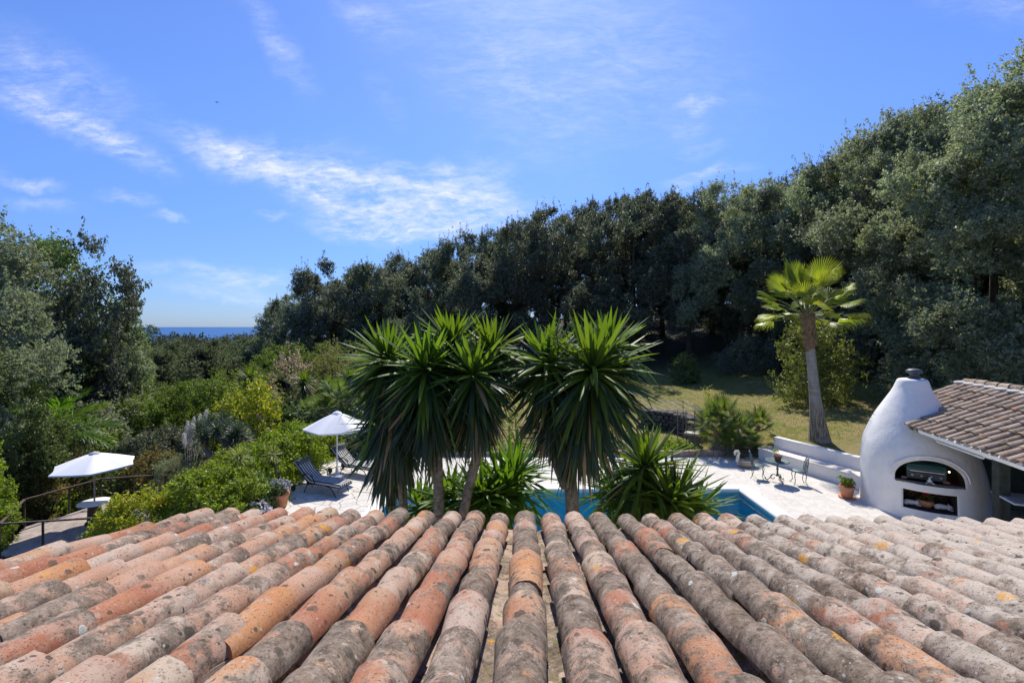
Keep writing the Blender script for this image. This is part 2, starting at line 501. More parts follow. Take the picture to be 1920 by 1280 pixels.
# planting bed of the yuccas along the house
M_soil = simple_mat('soil', (.07, .05, .035), .95, .3, 5, bump=.8, bscale=25, spec=.1)
tag(MB().box((.3, 7.75, -.02), (7.6, 2.3, .12)).obj('planting_bed', M_soil), kind='structure')
# ================================================================= clay tiles
def tile_rows(rows, rg, seg=12, along=5):
    """rows: list of (p0, slope direction (downhill unit), right, up, n tiles, exposed, r_hi, r_lo, is_pan). returns MB + attribute array"""
    mb = MB(); A = []
    for (p0, dn, rt, up, nt, ex, r_hi, r_lo, pan) in rows:
        wob = rg.normal(0, .006)
        for k in range(nt):
            L = ex * 1.32
            s0 = k * ex + rg.normal(0, .012)
            yaw = rg.normal(0, .02); off = wob + rg.normal(0, .006); sc = 1 + rg.normal(0, .05); lift = rg.normal(0, .004)
            lip = rg.normal(0, .0045, seg + 1); lip[1:-1] = (lip[:-2] + lip[1:-1] + lip[2:]) / 2; nse = rg.normal(0, .0016, (along + 1, seg + 1)); tip_ = rg.normal(0, .05)
            us = np.linspace(0, 1, along + 1); th = np.linspace(0, np.pi, seg + 1)
            bend = rg.normal(0, .004)
            def shell(dr):
                U, T = np.meshgrid(us, th, indexing='ij')
                R = (r_hi + (r_lo - r_hi) * U) * sc + dr
                x = R * np.cos(T); z = R * (.93 if not pan else .75) * np.sin(T)
                # hand-made unevenness
                z = z + .003 * np.sin(U * 5 + k * 2.1 + wob * 900) + bend * np.sin(U * 3.14)
                if pan: z = -z
                else: z = z + (U - .75) * .016      # each tile rides on the next one down
                z = z + nse + tip_ * x * U
                y = U * L + lip[None, :] * (U > .9)
                x = x + yaw * (y - L / 2) + off
                P = p0 + dn * s0
                return (P + rt * x[..., None] + dn * y[..., None] + up * (z + lift)[..., None]).reshape(-1, 3)
            th_ = .015
            Vo = shell(0); Vi = shell(-th_)
            w = seg + 1
            i, j = np.meshgrid(np.arange(along), np.arange(seg), indexing='ij')
            Fo = np.stack([i * w + j, (i + 1) * w + j, (i + 1) * w + j + 1, i * w + j + 1], -1).reshape(-1, 4)
            if not pan: Fo = Fo[:, ::-1]
            n = len(Vo)
            mb.add(Vo, Fo[:, ::-1], 0, True); mb.add(Vi, Fo, 0, True)
            # rims
            jj = np.arange(seg)
            lo = along * w
            E = np.concatenate([Vo[lo:lo + w], Vi[lo:lo + w], Vo[:w], Vi[:w]])
            f1 = np.stack([jj, jj + 1, w + jj + 1, w + jj], -1); f2 = np.stack([2 * w + jj, 3 * w + jj, 3 * w + jj + 1, 2 * w + jj + 1], -1)
            ii = np.arange(along + 1) * w
            E2 = np.concatenate([Vo[ii], Vi[ii], Vo[ii + seg], Vi[ii + seg]]); q_ = along + 1
            aa = np.arange(along)
            f3 = np.stack([aa, aa + 1, q_ + aa + 1, q_ + aa], -1); f4 = np.stack([2 * q_ + aa, 3 * q_ + aa, 3 * q_ + aa + 1, 2 * q_ + aa + 1], -1)
            mb.add(E, np.concatenate([f1, f2]), 0); mb.add(E2, np.concatenate([f3, f4]), 0)
            tot = 2 * n + len(E) + len(E2)
            A.append(np.tile(np.array([rg.random(), rg.random(), rg.random(), 1.0 if pan else 0.0]), (tot, 1)))
    return mb, np.concatenate(A)


def tile_mat(name, ramp, weather, weather_x=None, lichen=1.0, scale=1.0):
    m, t = new_mat(name)
    co = t.n('ShaderNodeTexCoord').outputs['Object']
    av = t.n('ShaderNodeAttribute', attribute_name='tile')
    sp = t.n('ShaderNodeSeparateColor', {0: av.outputs['Color']})
    r1, r2, r3, pan = sp.outputs[0], sp.outputs[1], sp.outputs[2], av.outputs['Alpha']
    # a different piece of every noise for every tile
    ofs = t.n('ShaderNodeCombineXYZ', {0: t.math('MULTIPLY', r1, 37), 1: t.math('MULTIPLY', r2, 53), 2: t.math('MULTIPLY', r3, 29)}).outputs[0]
    lc = t.n('ShaderNodeVectorMath', {0: co, 1: ofs}, operation='ADD').outputs[0]
    tone = t.math('ADD', t.math('MULTIPLY', r1, .62), t.math('MULTIPLY', t.rng(t.noise(co, 1.7 * scale, 3, .6), .3, .7), .38))
    base = t.ramp(tone, ramp)
    pancol = t.ramp(r1, [(0, (.5, .38, .29)), (.5, (.44, .31, .23)), (.8, (.36, .3, .24)), (1, (.24, .21, .15))])
    base = t.mix(pan, base, pancol)
    # fired-clay colour drift and streaks along the tile
    drift = t.noise(lc, 5 * scale, 4, .6)
    base = t.mix(t.rng(drift, .35, .7), base, t.mix(.5, base, (.36, .2, .12)))
    streak = t.noise(t.mapping(lc, rot=(0, 0, rad(2)), scale=(34, 5, 20)), scale, 5, .65)
    base = t.mix(t.rng(streak, .45, .75, 0, .35), base, t.mix(.5, base, (.44, .34, .26)))
    base = t.mix(t.rng(streak, .45, .25, 0, .35), base, t.mix(.4, base, (.15, .08, .05)))
    # bloom: pale grey-pink lime crust over part of the tile
    bl = t.noise(lc, 7 * scale, 7, .7, .3)
    th = t.rng(r2, 0, 1, .68, .46)
    pale = t.rng(t.math('SUBTRACT', bl, th), -.02, .09)
    base = t.mix(t.math('MULTIPLY', pale, .82), base, t.mix(r3, (.45, .35, .275), (.48, .425, .33)))
    # grey-brown weathering, running on from tile to tile
    wn = t.math('ADD', t.math('MULTIPLY', t.noise(lc, 9 * scale, 9, .74, .2), .55), t.math('MULTIPLY', t.noise(co, 3.2 * scale, 9, .74, .3), .45))
    wth = t.rng(r3, 0, 1, .615, .45)
    if weather_x is not None:
        gx_ = t.n('ShaderNodeSeparateXYZ', {0: co}).outputs[0]
        old = t.rng(gx_, weather_x[0], weather_x[1], 0, 1)
        band = t.math('MULTIPLY', t.rng(gx_, -1.0, .2), t.rng(gx_, 3.2, 1.6))
        wth = t.math('SUBTRACT', wth, t.math('ADD', t.math('MULTIPLY', old, .075), t.math('MULTIPLY', band, .035)))
    wm = t.math('MULTIPLY', t.rng(t.math('SUBTRACT', wn, wth), -.01, .05), weather)
    wcol = t.mix(t.rng(t.math('ADD', t.math('MULTIPLY', t.noise(lc, 40 * scale, 5, .7), .5), t.math('MULTIPLY', t.noise(lc, 11 * scale, 4, .6), .5)), .38, .62), (.06, .043, .03), (.3, .235, .175))
    base = t.mix(wm, base, wcol)
    if weather_x is not None:      # the right half of the roof carries a pale grey-pink crust
        cr_ = t.math('MULTIPLY', t.rng(t.math('ADD', t.noise(co, 6.0, 9, .75, .2), t.math('MULTIPLY', t.rng(gx_, .9, 3.2), .2)), .53, .64), t.rng(gx_, .2, 2.2, .25, .88))
        base = t.mix(cr_, base, t.mix(t.noise(lc, 30, 5, .7), (.34, .28, .22), (.68, .59, .49)))
    # pitting and fine black speckle
    fine = t.noise(lc, 105 * scale, 4, .75)
    base = t.mix(t.rng(fine, .57, .63, 0, .85), base, (.045, .035, .028))
    base = t.mix(t.rng(t.noise(lc, 62 * scale, 3, .7), .6, .66, 0, .55), base, (.42, .37, .31))

    # lichens: round-ish patches from voronoi cells, only some cells carry one
    def patches(sc_, r_in, r_out, share, dist=.035, seed=0.0, rag=.5):
        pv = t.n('ShaderNodeTexNoise', {'Vector': lc, 'Scale': 30 * scale, 'Detail': 4, 'Roughness': .65}).outputs['Color']
        dv = t.n('ShaderNodeVectorMath', {0: pv, 'Scale': dist / scale}, operation='SCALE').outputs[0]
        p = t.n('ShaderNodeVectorMath', {0: lc, 1: dv}, operation='ADD').outputs[0]
        p = t.n('ShaderNodeVectorMath', {0: p, 1: (seed, seed * .7, seed * .3)}, operation='ADD').outputs[0]
        vo = t.voro(p, sc_ * scale)
        rc = t.n('ShaderNodeSeparateColor', {0: vo.outputs['Color']})
        on = t.math('LESS_THAN', rc.outputs[0], share)
        rr = t.rng(rc.outputs[1], 0, 1, .45, 1.0)
        d = t.math('DIVIDE', vo.outputs['Distance'], rr)
        return t.math('MULTIPLY', t.rng(d, r_out, r_in), on), d
    cluster = t.rng(t.noise(lc, 4.5 * scale, 3, .6), .42, .56, .25, 1)
    dk, _ = patches(10.5, .25, .31, .6 * lichen)
    dk = t.math('MULTIPLY', dk, cluster)
    base = t.mix(t.math('MULTIPLY', dk, .85), base, t.mix(fine, (.03, .024, .017), (.12, .1, .075)))
    dk2, _ = patches(27, .26, .34, .42 * lichen, .018, 3.3)
    dk2 = t.math('MULTIPLY', dk2, cluster)
    base = t.mix(t.math('MULTIPLY', dk2, .8), base, (.05, .042, .034))
    wl, d = patches(8, .15, .2, .16 * lichen, .032, 7.1)
    wcol2 = t.mix(t.rng(d, .06, .17), t.mix(fine, (.3, .33, .29), (.5, .52, .47)), (.55, .56, .5))
    base = t.mix(t.math('MULTIPLY', wl, .92), base, wcol2)
    wl2, d = patches(28, .2, .26, .1 * lichen, .012, 12.0)
    base = t.mix(t.math('MULTIPLY', wl2, .8), base, (.46, .45, .41))
    yl, d = patches(4.0, .17, .25, .26 * lichen, .06, 19.0)
    ym = t.math('MULTIPLY', yl, t.rng(t.noise(lc, 55 * scale, 4, .7), .44, .52))
    base = t.mix(ym, base, t.mix(fine, (.68, .31, .015), (.5, .23, .02)))
    # moss in the channels
    base = t.mix(t.math('MULTIPLY', pan, t.rng(t.noise(lc, 14, 5, .7), .56, .66)), base, (.16, .15, .05))
    h = t.math('ADD', t.math('MULTIPLY', fine, -.5), t.math('ADD', t.math('MULTIPLY', wn, .9), t.math('MULTIPLY', wl, .5)))
    h = t.math('ADD', h, t.math('MULTIPLY', streak, .35))
    finish(t, principled(t, base, .88, t.bump(h, .75, .006), 0, .2))
    return m


M_tile = tile_mat('old_roof_tile', [(0, (.44, .165, .06)), (.2, (.5, .24, .1)), (.36, (.46, .27, .18)), (.52, (.46, .34, .26)), (.66, (.36, .125, .065)), (.8, (.44, .21, .11)), (.9, (.46, .35, .23)), (1, (.52, .44, .33))], .95, (-1.6, 1.0))
M_tile2 = tile_mat('pool_house_tile', [(0, (.27, .225, .165)), (.25, (.4, .335, .25)), (.45, (.26, .215, .16)), (.62, (.45, .36, .26)), (.76, (.31, .265, .205)), (.88, (.52, .22, .12)), (.94, (.42, .3, .23)), (1, (.27, .23, .2))], .75, None, .6, .8)

# ----------------------------------------------------------------- the house whose roof fills the foreground
YAW = rad(1.9); SL = .224
R3 = Matrix.Rotation(-YAW, 3, 'Z')
down = np.array(R3 @ Vector((0, 1, -SL)).normalized()); right = np.array(R3 @ Vector((1, 0, 0))); upv = np.cross(right, down)
PIV = Vector((0, 3.93, 0))
house = thing('house', 'house under the old lichen covered terracotta tile roof in the foreground', 'house', (0, 0, 0))
rg = RNG(11)
rows = []; EX = .335; NTL = 17; XL = -2.72; PITCH = .2195
run = NTL * EX
for i in range(46):
    xe = .0875 + (i - 12.75) * PITCH            # crest position along the eave
    if i == 0: XV = xe
    e = PIV + R3 @ Vector((xe - .0875 + .06, 0, 0)); e.z = 3.69 - .085
    e = np.array(e)
    s_end = e + down * rg.normal(.03, .02)
    rows.append((s_end - down * (run + .08), down, right, upv, NTL, EX, .075, .0915, False))
    ep = e + right * PITCH / 2 - upv * .012
    rows.append((ep - down * (run + .05) + down * rg.normal(0, .03), down, right, upv, NTL, EX, .1, .086, True))
mb, A = tile_rows(rows, rg, 14, 5)
mb.obj('roof', M_tile, house, attr={'tile': A})
M_wall = simple_mat('house_render', (.74, .66, .54), .85, .06, 2.0, bump=.25, bscale=60)
mb = MB()
e0 = np.array(PIV) ; eL = np.array(PIV + R3 @ Vector((-2.6, -.35, 0))); eR = np.array(PIV + R3 @ Vector((7.1, -.35, 0)))
hd = np.array(R3 @ Vector((0, -1, 0)))
bL, bR = eL + hd * 5.2, eR + hd * 5.2
zt = 3.69 - .2 + .35 * SL
V = [(eL[0], eL[1], -.1), (eR[0], eR[1], -.1), (bR[0], bR[1], -.1), (bL[0], bL[1], -.1), (eL[0], eL[1], zt), (eR[0], eR[1], zt), (bR[0], bR[1], zt + 5.2 * SL), (bL[0], bL[1], zt + 5.2 * SL)]
mb.add(V, np.array([(0, 1, 5, 4), (1, 2, 6, 5), (2, 3, 7, 6), (3, 0, 4, 7), (4, 5, 6, 7), (0, 3, 2, 1)]))
mb.obj('wall', M_wall, house)
# ================================================================= foliage generators
def unit(v): return v / (np.linalg.norm(v, axis=-1, keepdims=True) + 1e-9)


def leaves(rg, P, Nn, L, W, spread=.7):
    """one diamond leaf (4 vertices, folded a little) at each point"""
    n = len(P)
    Nn = unit(Nn + rg.normal(0, spread, (n, 3)))
    tv = unit(np.cross(Nn, rg.normal(0, 1, (n, 3)))); b = np.cross(Nn, tv)
    s = rg.uniform(.5, 1.45, n)[:, None]
    l = L * s; w = W * s * rg.uniform(.8, 1.2, n)[:, None]
    V = np.stack([P - tv * l * .5, P + b * w * .5 + tv * l * .05, P + tv * l * .5 - Nn * l * .12, P - b * w * .5 + tv * l * .05], 1)
    return V.reshape(-1, 3), np.arange(n * 4).reshape(-1, 4)


def clump_leaves(rg, C, O, r, n_each, flat=1.0, sprig=9, sr=.085):
    """leaf positions and normals for clumps at C (outward directions O, radii r): each clump is a ball of small sprigs"""
    k = len(C); m = max(1, n_each // sprig); n = k * m
    d = unit(rg.normal(0, 1, (n, 3)))
    rr = rg.uniform(0, 1, n) ** .45
    Cx = np.repeat(C, m, 0); Ox = np.repeat(O, m, 0); R = np.repeat(r * rg.uniform(.7, 1.25, k), m)[:, None]
    P = Cx + d * rr[:, None] * R * np.array([1, 1, flat])
    D = unit(d * .8 + Ox * .5 + np.array([0, 0, .3]))
    P = np.repeat(P, sprig, 0); D = np.repeat(D, sprig, 0); R = np.repeat(R, sprig, 0)
    ax = rg.uniform(-.2, 1.6, len(P))[:, None]
    P = P + D * ax * sr * 1.5 + rg.normal(0, sr * .6, P.shape)
    return P, unit(D * .6 + rg.normal(0, .55, P.shape) + np.array([0, 0, .25]))


def crown_points(rg, n, prof, R, z0, z1, lob=.22, inner=.5, ex=1.0):
    """clump centres through a crown whose radius at height fraction t is R*prof(t)"""
    ph = rg.uniform(0, 6.28, 6); out = []; O = []
    t_ = rg.uniform(0, 1, n * 4); w = np.array([prof(x) for x in t_]) + .12
    t_ = t_[rg.uniform(0, w.max(), n * 4) < w][:n]
    a = rg.uniform(0, 2 * np.pi, len(t_))
    lobe = 1 + lob * (np.sin(2 * a + ph[0] + 3 * t_) * .5 + np.sin(3 * a + ph[1] - 5 * t_) * .5 + .6 * np.sin(5 * a + ph[2] + 9 * t_))
    rf = inner + (1 - inner) * rg.uniform(0, 1, len(t_)) ** .6
    r = R * np.array([prof(x) for x in t_]) * lobe * rf
    C = np.stack([r * np.cos(a), r * np.sin(a) * ex, z0 + (z1 - z0) * t_], -1)
    O = unit(np.stack([np.cos(a), np.sin(a), (t_ - .45) * 1.6], -1))
    return C, O


def dome_prof(p=2.2, low=.55):
    def f(t):
        if t < .35: return low + (1 - low) * math.sin(t / .35 * math.pi / 2)
        return max(0.02, (1 - ((t - .35) / .65) ** p)) ** (1 / p)
    return f


def trunk_mb(rg, h, r, limbs=5, spread=2.0, lean=(0, 0), seg=9, top=.8):
    mb = MB(); k = 7
    zs = np.linspace(-.3, h * top, k); j = rg.normal(0, r * .5, (k, 2)); j[:2] = 0
    pts = [(lean[0] * max(z, 0) / h + j[i][0], lean[1] * max(z, 0) / h + j[i][1], z) for i, z in enumerate(zs)]
    mb.tube(pts, [r * (1.45 if i == 0 else 1) * (1 - .75 * i / (k - 1)) for i in range(k)], seg)
    for q_ in range(limbs):
        i = rg.integers(1, k - 1); b = Vector(pts[i]); a = rg.uniform(0, 6.28); L = spread * rg.uniform(.6, 1.1)
        rr = r * .5 * (1 - .6 * i / k)
        pp = [b, b + Vector((math.cos(a) * L * .4, math.sin(a) * L * .4, L * .35)), b + Vector((math.cos(a + .2) * L * .75, math.sin(a + .2) * L * .75, L * .85)), b + Vector((math.cos(a + .1) * L, math.sin(a + .1) * L, L * 1.4))]
        mb.tube(pp, [rr, rr * .7, rr * .45, rr * .15], 6)
    return mb


M_bark = simple_mat('oak_bark', (.12, .095, .07), .95, .4, 5, bump=.9, bscale=22, spec=.1)
M_bark_pale = simple_mat('pale_bark', (.27, .22, .16), .9, .3, 6, bump=.8, bscale=30, spec=.1)

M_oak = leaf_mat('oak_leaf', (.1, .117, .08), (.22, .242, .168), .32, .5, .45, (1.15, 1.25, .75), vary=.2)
M_oak_light = leaf_mat('pale_oak_leaf', (.215, .243, .16), (.39, .42, .295), .42, .5, .45, (1.15, 1.25, .75), vary=.18)
M_left = leaf_mat('silvery_leaf', (.21, .235, .145), (.36, .39, .275), .45, .55, .35, (1.1, 1.2, .75), vary=.15)
M_mid = leaf_mat('green_leaf', (.085, .125, .035), (.16, .21, .065), .32, .42, .45, vary=.2)
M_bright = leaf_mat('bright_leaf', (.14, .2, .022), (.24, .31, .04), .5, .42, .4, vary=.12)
M_hedge = leaf_mat('hedge_leaf', (.1, .145, .025), (.175, .225, .04), .42, .5, .35, vary=.1)
M_yellow = leaf_mat('yellow_leaf', (.2, .24, .025), (.38, .36, .04), .48, .45, .4, c3=(.5, .33, .02), vary=.1)
M_laurel = leaf_mat('laurel_leaf', (.12, .155, .04), (.225, .255, .075), .42, .4, .5, vary=.1)
M_far = leaf_mat('far_leaf', (.1, .12, .062), (.185, .205, .115), .35, .65, .15, (1.1, 1.2, .7), vary=.2)
M_rust = leaf_mat('rusty_leaf', (.3, .2, .09), (.13, .13, .05), .35, .6, .2)
M_blossom = leaf_mat('blossom', (.52, .42, .4), (.3, .2, .17), .3, .7, .2, c3=(.2, .22, .06))
M_drybrush = leaf_mat('dry_twig_leaf', (.28, .24, .12), (.2, .2, .08), .3, .7, .2)
M_lav = leaf_mat('lavender_leaf', (.2, .2, .17), (.28, .27, .24), .2, .8, .2)


def oak_proto(seed, H, R, z0, n_cl, n_each, L, W, mat, prof=None, lob=.25, clr=(.4, .75), shoots=70, name='holm_oak', label='', cat='tree', group=None, bark=None, inner=.5, limbs=6, flat=1.0, trunk_r=.24, ex=1.0, boughs=42):
    rg = RNG(seed)
    root = thing(name, label, cat, (0, 0, -500), 0, group)
    if boughs:
        B, BO = crown_points(rg, boughs, prof or dome_prof(), R, z0 + R * .2, H - R * .2, lob, .68, ex)
        Rb = R * rg.uniform(.26, .46, len(B)); m_ = max(4, n_cl // len(B))
        d = unit(rg.normal(0, 1, (len(B) * m_, 3)) + np.repeat(BO, m_, 0) * .9 + np.array([0, 0, .25]))
        C = np.repeat(B, m_, 0) + d * np.repeat(Rb, m_)[:, None] * rg.uniform(.7, 1.05, len(d))[:, None]
        C[:, 2] = np.maximum(C[:, 2], z0); O = d
    else:
        C, O = crown_points(rg, n_cl, prof or dome_prof(), R, z0, H, lob, inner, ex)
    r = rg.uniform(clr[0], clr[1], len(C))
    P, N_ = clump_leaves(rg, C, O, r, n_each, flat, 9, L * .62)
    # upright shoots that break the outline
    if shoots:
        tops = C[rg.choice(len(C), shoots, p=(np.clip(C[:, 2] - z0, 0, None) ** 1.5) / (np.clip(C[:, 2] - z0, 0, None) ** 1.5).sum())]
        k = 26
        hh = rg.uniform(.6, 1.5, shoots) * (R / 4)
        tt = rg.uniform(0, 1, (shoots, k))
        ln = rg.normal(0, .18, (shoots, 2))
        Ps = tops[:, None, :] + np.stack([ln[:, :1] * tt + rg.normal(0, .05, (shoots, k)), ln[:, 1:] * tt + rg.normal(0, .05, (shoots, k)), .35 + hh[:, None] * tt], -1)
        P = np.concatenate([P, Ps.reshape(-1, 3)]); N_ = np.concatenate([N_, unit(rg.normal(0, 1, (shoots * k, 3)))])
    V, Fq = leaves(rg, P, N_, L, W)
    MB().add(V, Fq).obj('crown', mat, root)
    trunk_mb(rg, H, trunk_r, limbs, R * .6).obj('trunk', bark or M_bark, root)
    return root


# ----------------------------------------------------------------- the holm oak wood behind the lawn
oakA = oak_proto(1, 15, 4.3, 1.0, 300, 378, .15, .08, M_oak, dome_prof(2.0, .7))
oakB = oak_proto(2, 15, 3.9, 1.6, 280, 378, .15, .08, M_oak, dome_prof(1.7, .75), lob=.34)
oakC = oak_proto(3, 15, 4.6, .6, 310, 378, .15, .08, M_oak, dome_prof(2.6, .65), lob=.3)
oakL = oak_proto(4, 15, 4.3, .6, 420, 378, .135, .07, M_oak_light, dome_prof(2.2, .8), lob=.3)
G_wood = 'holm oaks of the wood behind the lawn'
protos = {'A': oakA, 'B': oakB, 'C': oakC, 'L': oakL}
used = set()


def plant_tree(kind, px, d, top_py, label, group=None, wide=1.0, rz=None, dz=0.0):
    if kind in 'ABCL': k_ = 1 + .12 * max(0, min(1, (1820 - px) / 250)); d *= k_; wide *= k_ ** .5
    src = protos[kind]
    x = xat(px, d); g = gz(x, d) - .1 + dz
    s = (zat(top_py, d) - g) / src_h[kind]
    rz = random.uniform(0, 6.28) if rz is None else rz
    sw = wide * s ** .5
    if kind in used: o = dup(src, (x, d, g), rz, (sw, sw, s), label, group)
    else:
        used.add(kind); o = src; o.location = (x, d, g); o.rotation_euler = (0, 0, rz); o.scale = (sw, sw, s); o['label'] = label
        if group: o['group'] = group
    return o


random.seed(4)
src_h = {'A': 15.6, 'B': 15.6, 'C': 15.6, 'L': 15.6}
front = [
    ('L', 1985, 20, 120, 'light grey-green holm oak at the right edge, behind the pool house roof'),
    ('L', 1868, 23.5, 128, 'tallest pale holm oak, standing right behind the ridge of the pool house roof'),
    ('L', 1752, 26.5, 190, 'broad grey-green holm oak directly above the white oven chimney'),
    ('C', 1655, 30.5, 262, 'dark holm oak between the chimney of the white oven and the tall palm'),
    ('L', 1590, 34, 272, 'grey-green holm oak rising just right of the tall palm crown'),
    ('A', 1478, 36, 318, 'dark holm oak straight behind the crown of the tall fan palm'),
    ('L', 1388, 38, 338, 'paler holm oak just left of the tall palm crown'),
    ('B', 1292, 41, 350, 'dark holm oak above the dark gap of bare trunks left of the palm'),
    ('A', 1190, 43, 358, 'dark holm oak above the right edge of the twin headed right yucca'),
    ('C', 1085, 44.5, 374, 'dark holm oak straight above the right hand yucca'),
    ('B', 985, 46, 396, 'dark holm oak above the gap between the two big yuccas'),
    ('A', 885, 47, 432, 'dark holm oak above the right head of the left yuccas'),
    ('C', 790, 48, 462, 'dark holm oak straight above the left hand yucca'),
    ('B', 700, 49, 488, 'dark holm oak just left of the tallest left yucca'),
    ('A', 632, 50, 482, 'pointed dark holm oak, second from the left end of the wood'),
    ('C', 556, 52, 540, 'low rounded oak at the far left end of the wood, next to the sea'),
]
for k, px, d, ty, lab in front:
    plant_tree(k, px, d, ty, lab, G_wood, 1.0)
back_label = 'dark holm oak deep in the wood, only its top showing between nearer crowns'
for i, (px, d, ty) in enumerate([(1930, 30, 130), (1815, 33, 170), (1715, 38, 225), (1615, 42, 268), (1530, 43, 300), (1432, 45, 330), (1335, 47, 338), (1242, 50, 343), (1140, 51, 352), (1035, 53, 384), (935, 55, 412),
                                 (840, 56, 446), (745, 57, 478), (668, 58, 492), (590, 60, 520), (1340, 56, 345), (1190, 58, 356), (1480, 53, 318), (1640, 50, 270), (1060, 60, 380), (900, 62, 432), (780, 63, 470), (1780, 44, 185)]):
    plant_tree('ABC'[i % 3], px, d, ty + 4, back_label, G_wood, 1.05)

# ----------------------------------------------------------------- trees on the left
src_h.update(S=13.2, T=10.3, V=8.3, P=6.2)
protos['S'] = oak_proto(21, 12.6, 3.9, .4, 520, 190, .15, .075, M_left, dome_prof(2.0, .85), lob=.3, clr=(.45, .9), shoots=60, name='oak_tree', label='')
# the open crowned tree against the sky
op = oak_proto(22, 10, 2.2, 2.6, 120, 180, .14, .08, M_oak, dome_prof(2.4, .6), lob=.45, clr=(.35, .62), shoots=8, name='open_crowned_tree', inner=.55, limbs=14, flat=.75, trunk_r=.2, boughs=0)
protos['T'] = op
protos['V'] = oak_proto(23, 8, 3.4, .3, 260, 190, .2, .1, M_far, dome_prof(2.2, .8), lob=.3, shoots=0, clr=(.4, .7), name='valley_tree', boughs=26)
protos['S2'] = oak_proto(24, 12.6, 3.5, .4, 560, 216, .15, .075, M_mid, dome_prof(1.7, .8), lob=.3, clr=(.45, .85), shoots=50, name='oak_tree'); src_h['S2'] = 13.2
G_left = 'trees on the left slope'
plant_tree('S2', 66, 25, 396, 'tallest green oak on the left with twiggy shoots at its top', G_left, 1.0)
plant_tree('S', -60, 20, 428, 'silvery green oak cut off by the left edge of the picture', G_left, 1.0)
plant_tree('T', 184, 24.5, 440, 'open crowned dark tree with sky showing through, beside the sea', G_left, .74)
plant_tree('S', -20, 18, 545, 'pale silvery oak nearest on the left, at the picture edge', G_left, .75)
plant_tree('S', 105, 24, 535, 'silvery round oak standing under the tallest left oak', G_left, .8)
plant_tree('S', 190, 28, 615, 'soft grey-green oak below the open crowned tree', G_left, .75)
plant_tree('S', 130, 25.5, 690, 'low grey-green oak behind the bright palm fronds on the left', G_left, .7)
plant_tree('S2', -25, 16.5, 640, 'leafy dark green tree at the left edge above the rusty shrub', G_left, .65)

# valley trees, one by one
G_val = 'trees in the valley towards the sea'
for px, d, ty, lab, w in [
    (330, 46, 655, 'broad round tree in the valley left of the bright hedge', 1.25), (405, 50, 648, 'grey-green valley tree straight below the sea horizon', 1.2), (275, 42, 668, 'dark valley tree beside the left oaks', 1.1),
    (455, 58, 634, 'valley tree beside the left end of the wood', 1.2), (300, 62, 640, 'mid distance valley tree behind the dark one', 1.3), (370, 70, 638, 'farther valley tree in the middle of the gap', 1.3), (430, 78, 634, 'far valley tree near the wood', 1.3), (250, 55, 644, 'valley tree half hidden by the open crowned tree', 1.2),
    (497, 66, 618, 'valley tree rising against the sea at the foot of the wood', 1.2), (470, 100, 619, 'distant tree crown breaking the sea horizon near the wood', 1.2)]:
    plant_tree('V', px, d, ty, lab, G_val, w)

# far wood: one mass
rg = RNG(77); Vs = []; Fs_ = 0; mbf = MB()
for i in range(330):
    d = rg.uniform(85, 400); a = rg.uniform(-1.05, -.42); x = a * d
    pxx = 960 + a * F; top_z = zat(629 + 4 * math.sin(pxx / 19) + 2.5 * math.sin(pxx / 7 + d * .05) + rg.uniform(-1, 6), d); hgt_t = rg.uniform(6, 9); R = rg.uniform(3.4, 6.5); g = top_z - hgt_t
    n = int(1500 if d < 180 else 800)
    C, O = crown_points(rg, 46, dome_prof(2.0, .8), R, 0, hgt_t, .25, .6)
    P, N_ = clump_leaves(rg, C, O, rg.uniform(.8, 1.6, len(C)), n // 46)
    V, Fq = leaves(rg, P + np.array([x, d, g]), N_, .42, .23)
    mbf.add(V, Fq)
tag(mbf.obj('far_wood', M_far), 'far wooded slope running down to the sea', 'wood', kind='stuff')
# umbrella pine on the far ridge
pine = thing('umbrella_pine', 'dark round-topped pine alone on the far ridge against the sea', 'tree', (xat(279, 180), 180, gz(xat(279, 180), 180)))
rg = RNG(31); ztop = zat(611, 180) - pine.location.z
C, O = crown_points(rg, 90, lambda t: max(0, 1 - (2 * t - 1) ** 2) ** .5, 3.3, ztop - 3.6, ztop, .1, .6)
P, N_ = clump_leaves(rg, C, O, np.full(len(C), .7), 40)
V, Fq = leaves(rg, P, N_, .4, .2); MB().add(V, Fq).obj('crown', M_oak, pine)
MB().tube([(0, 0, -.5), (.2, 0, ztop / 2), (0, 0, ztop - 2)], [.3, .25, .15], 7).obj('trunk', M_bark, pine)


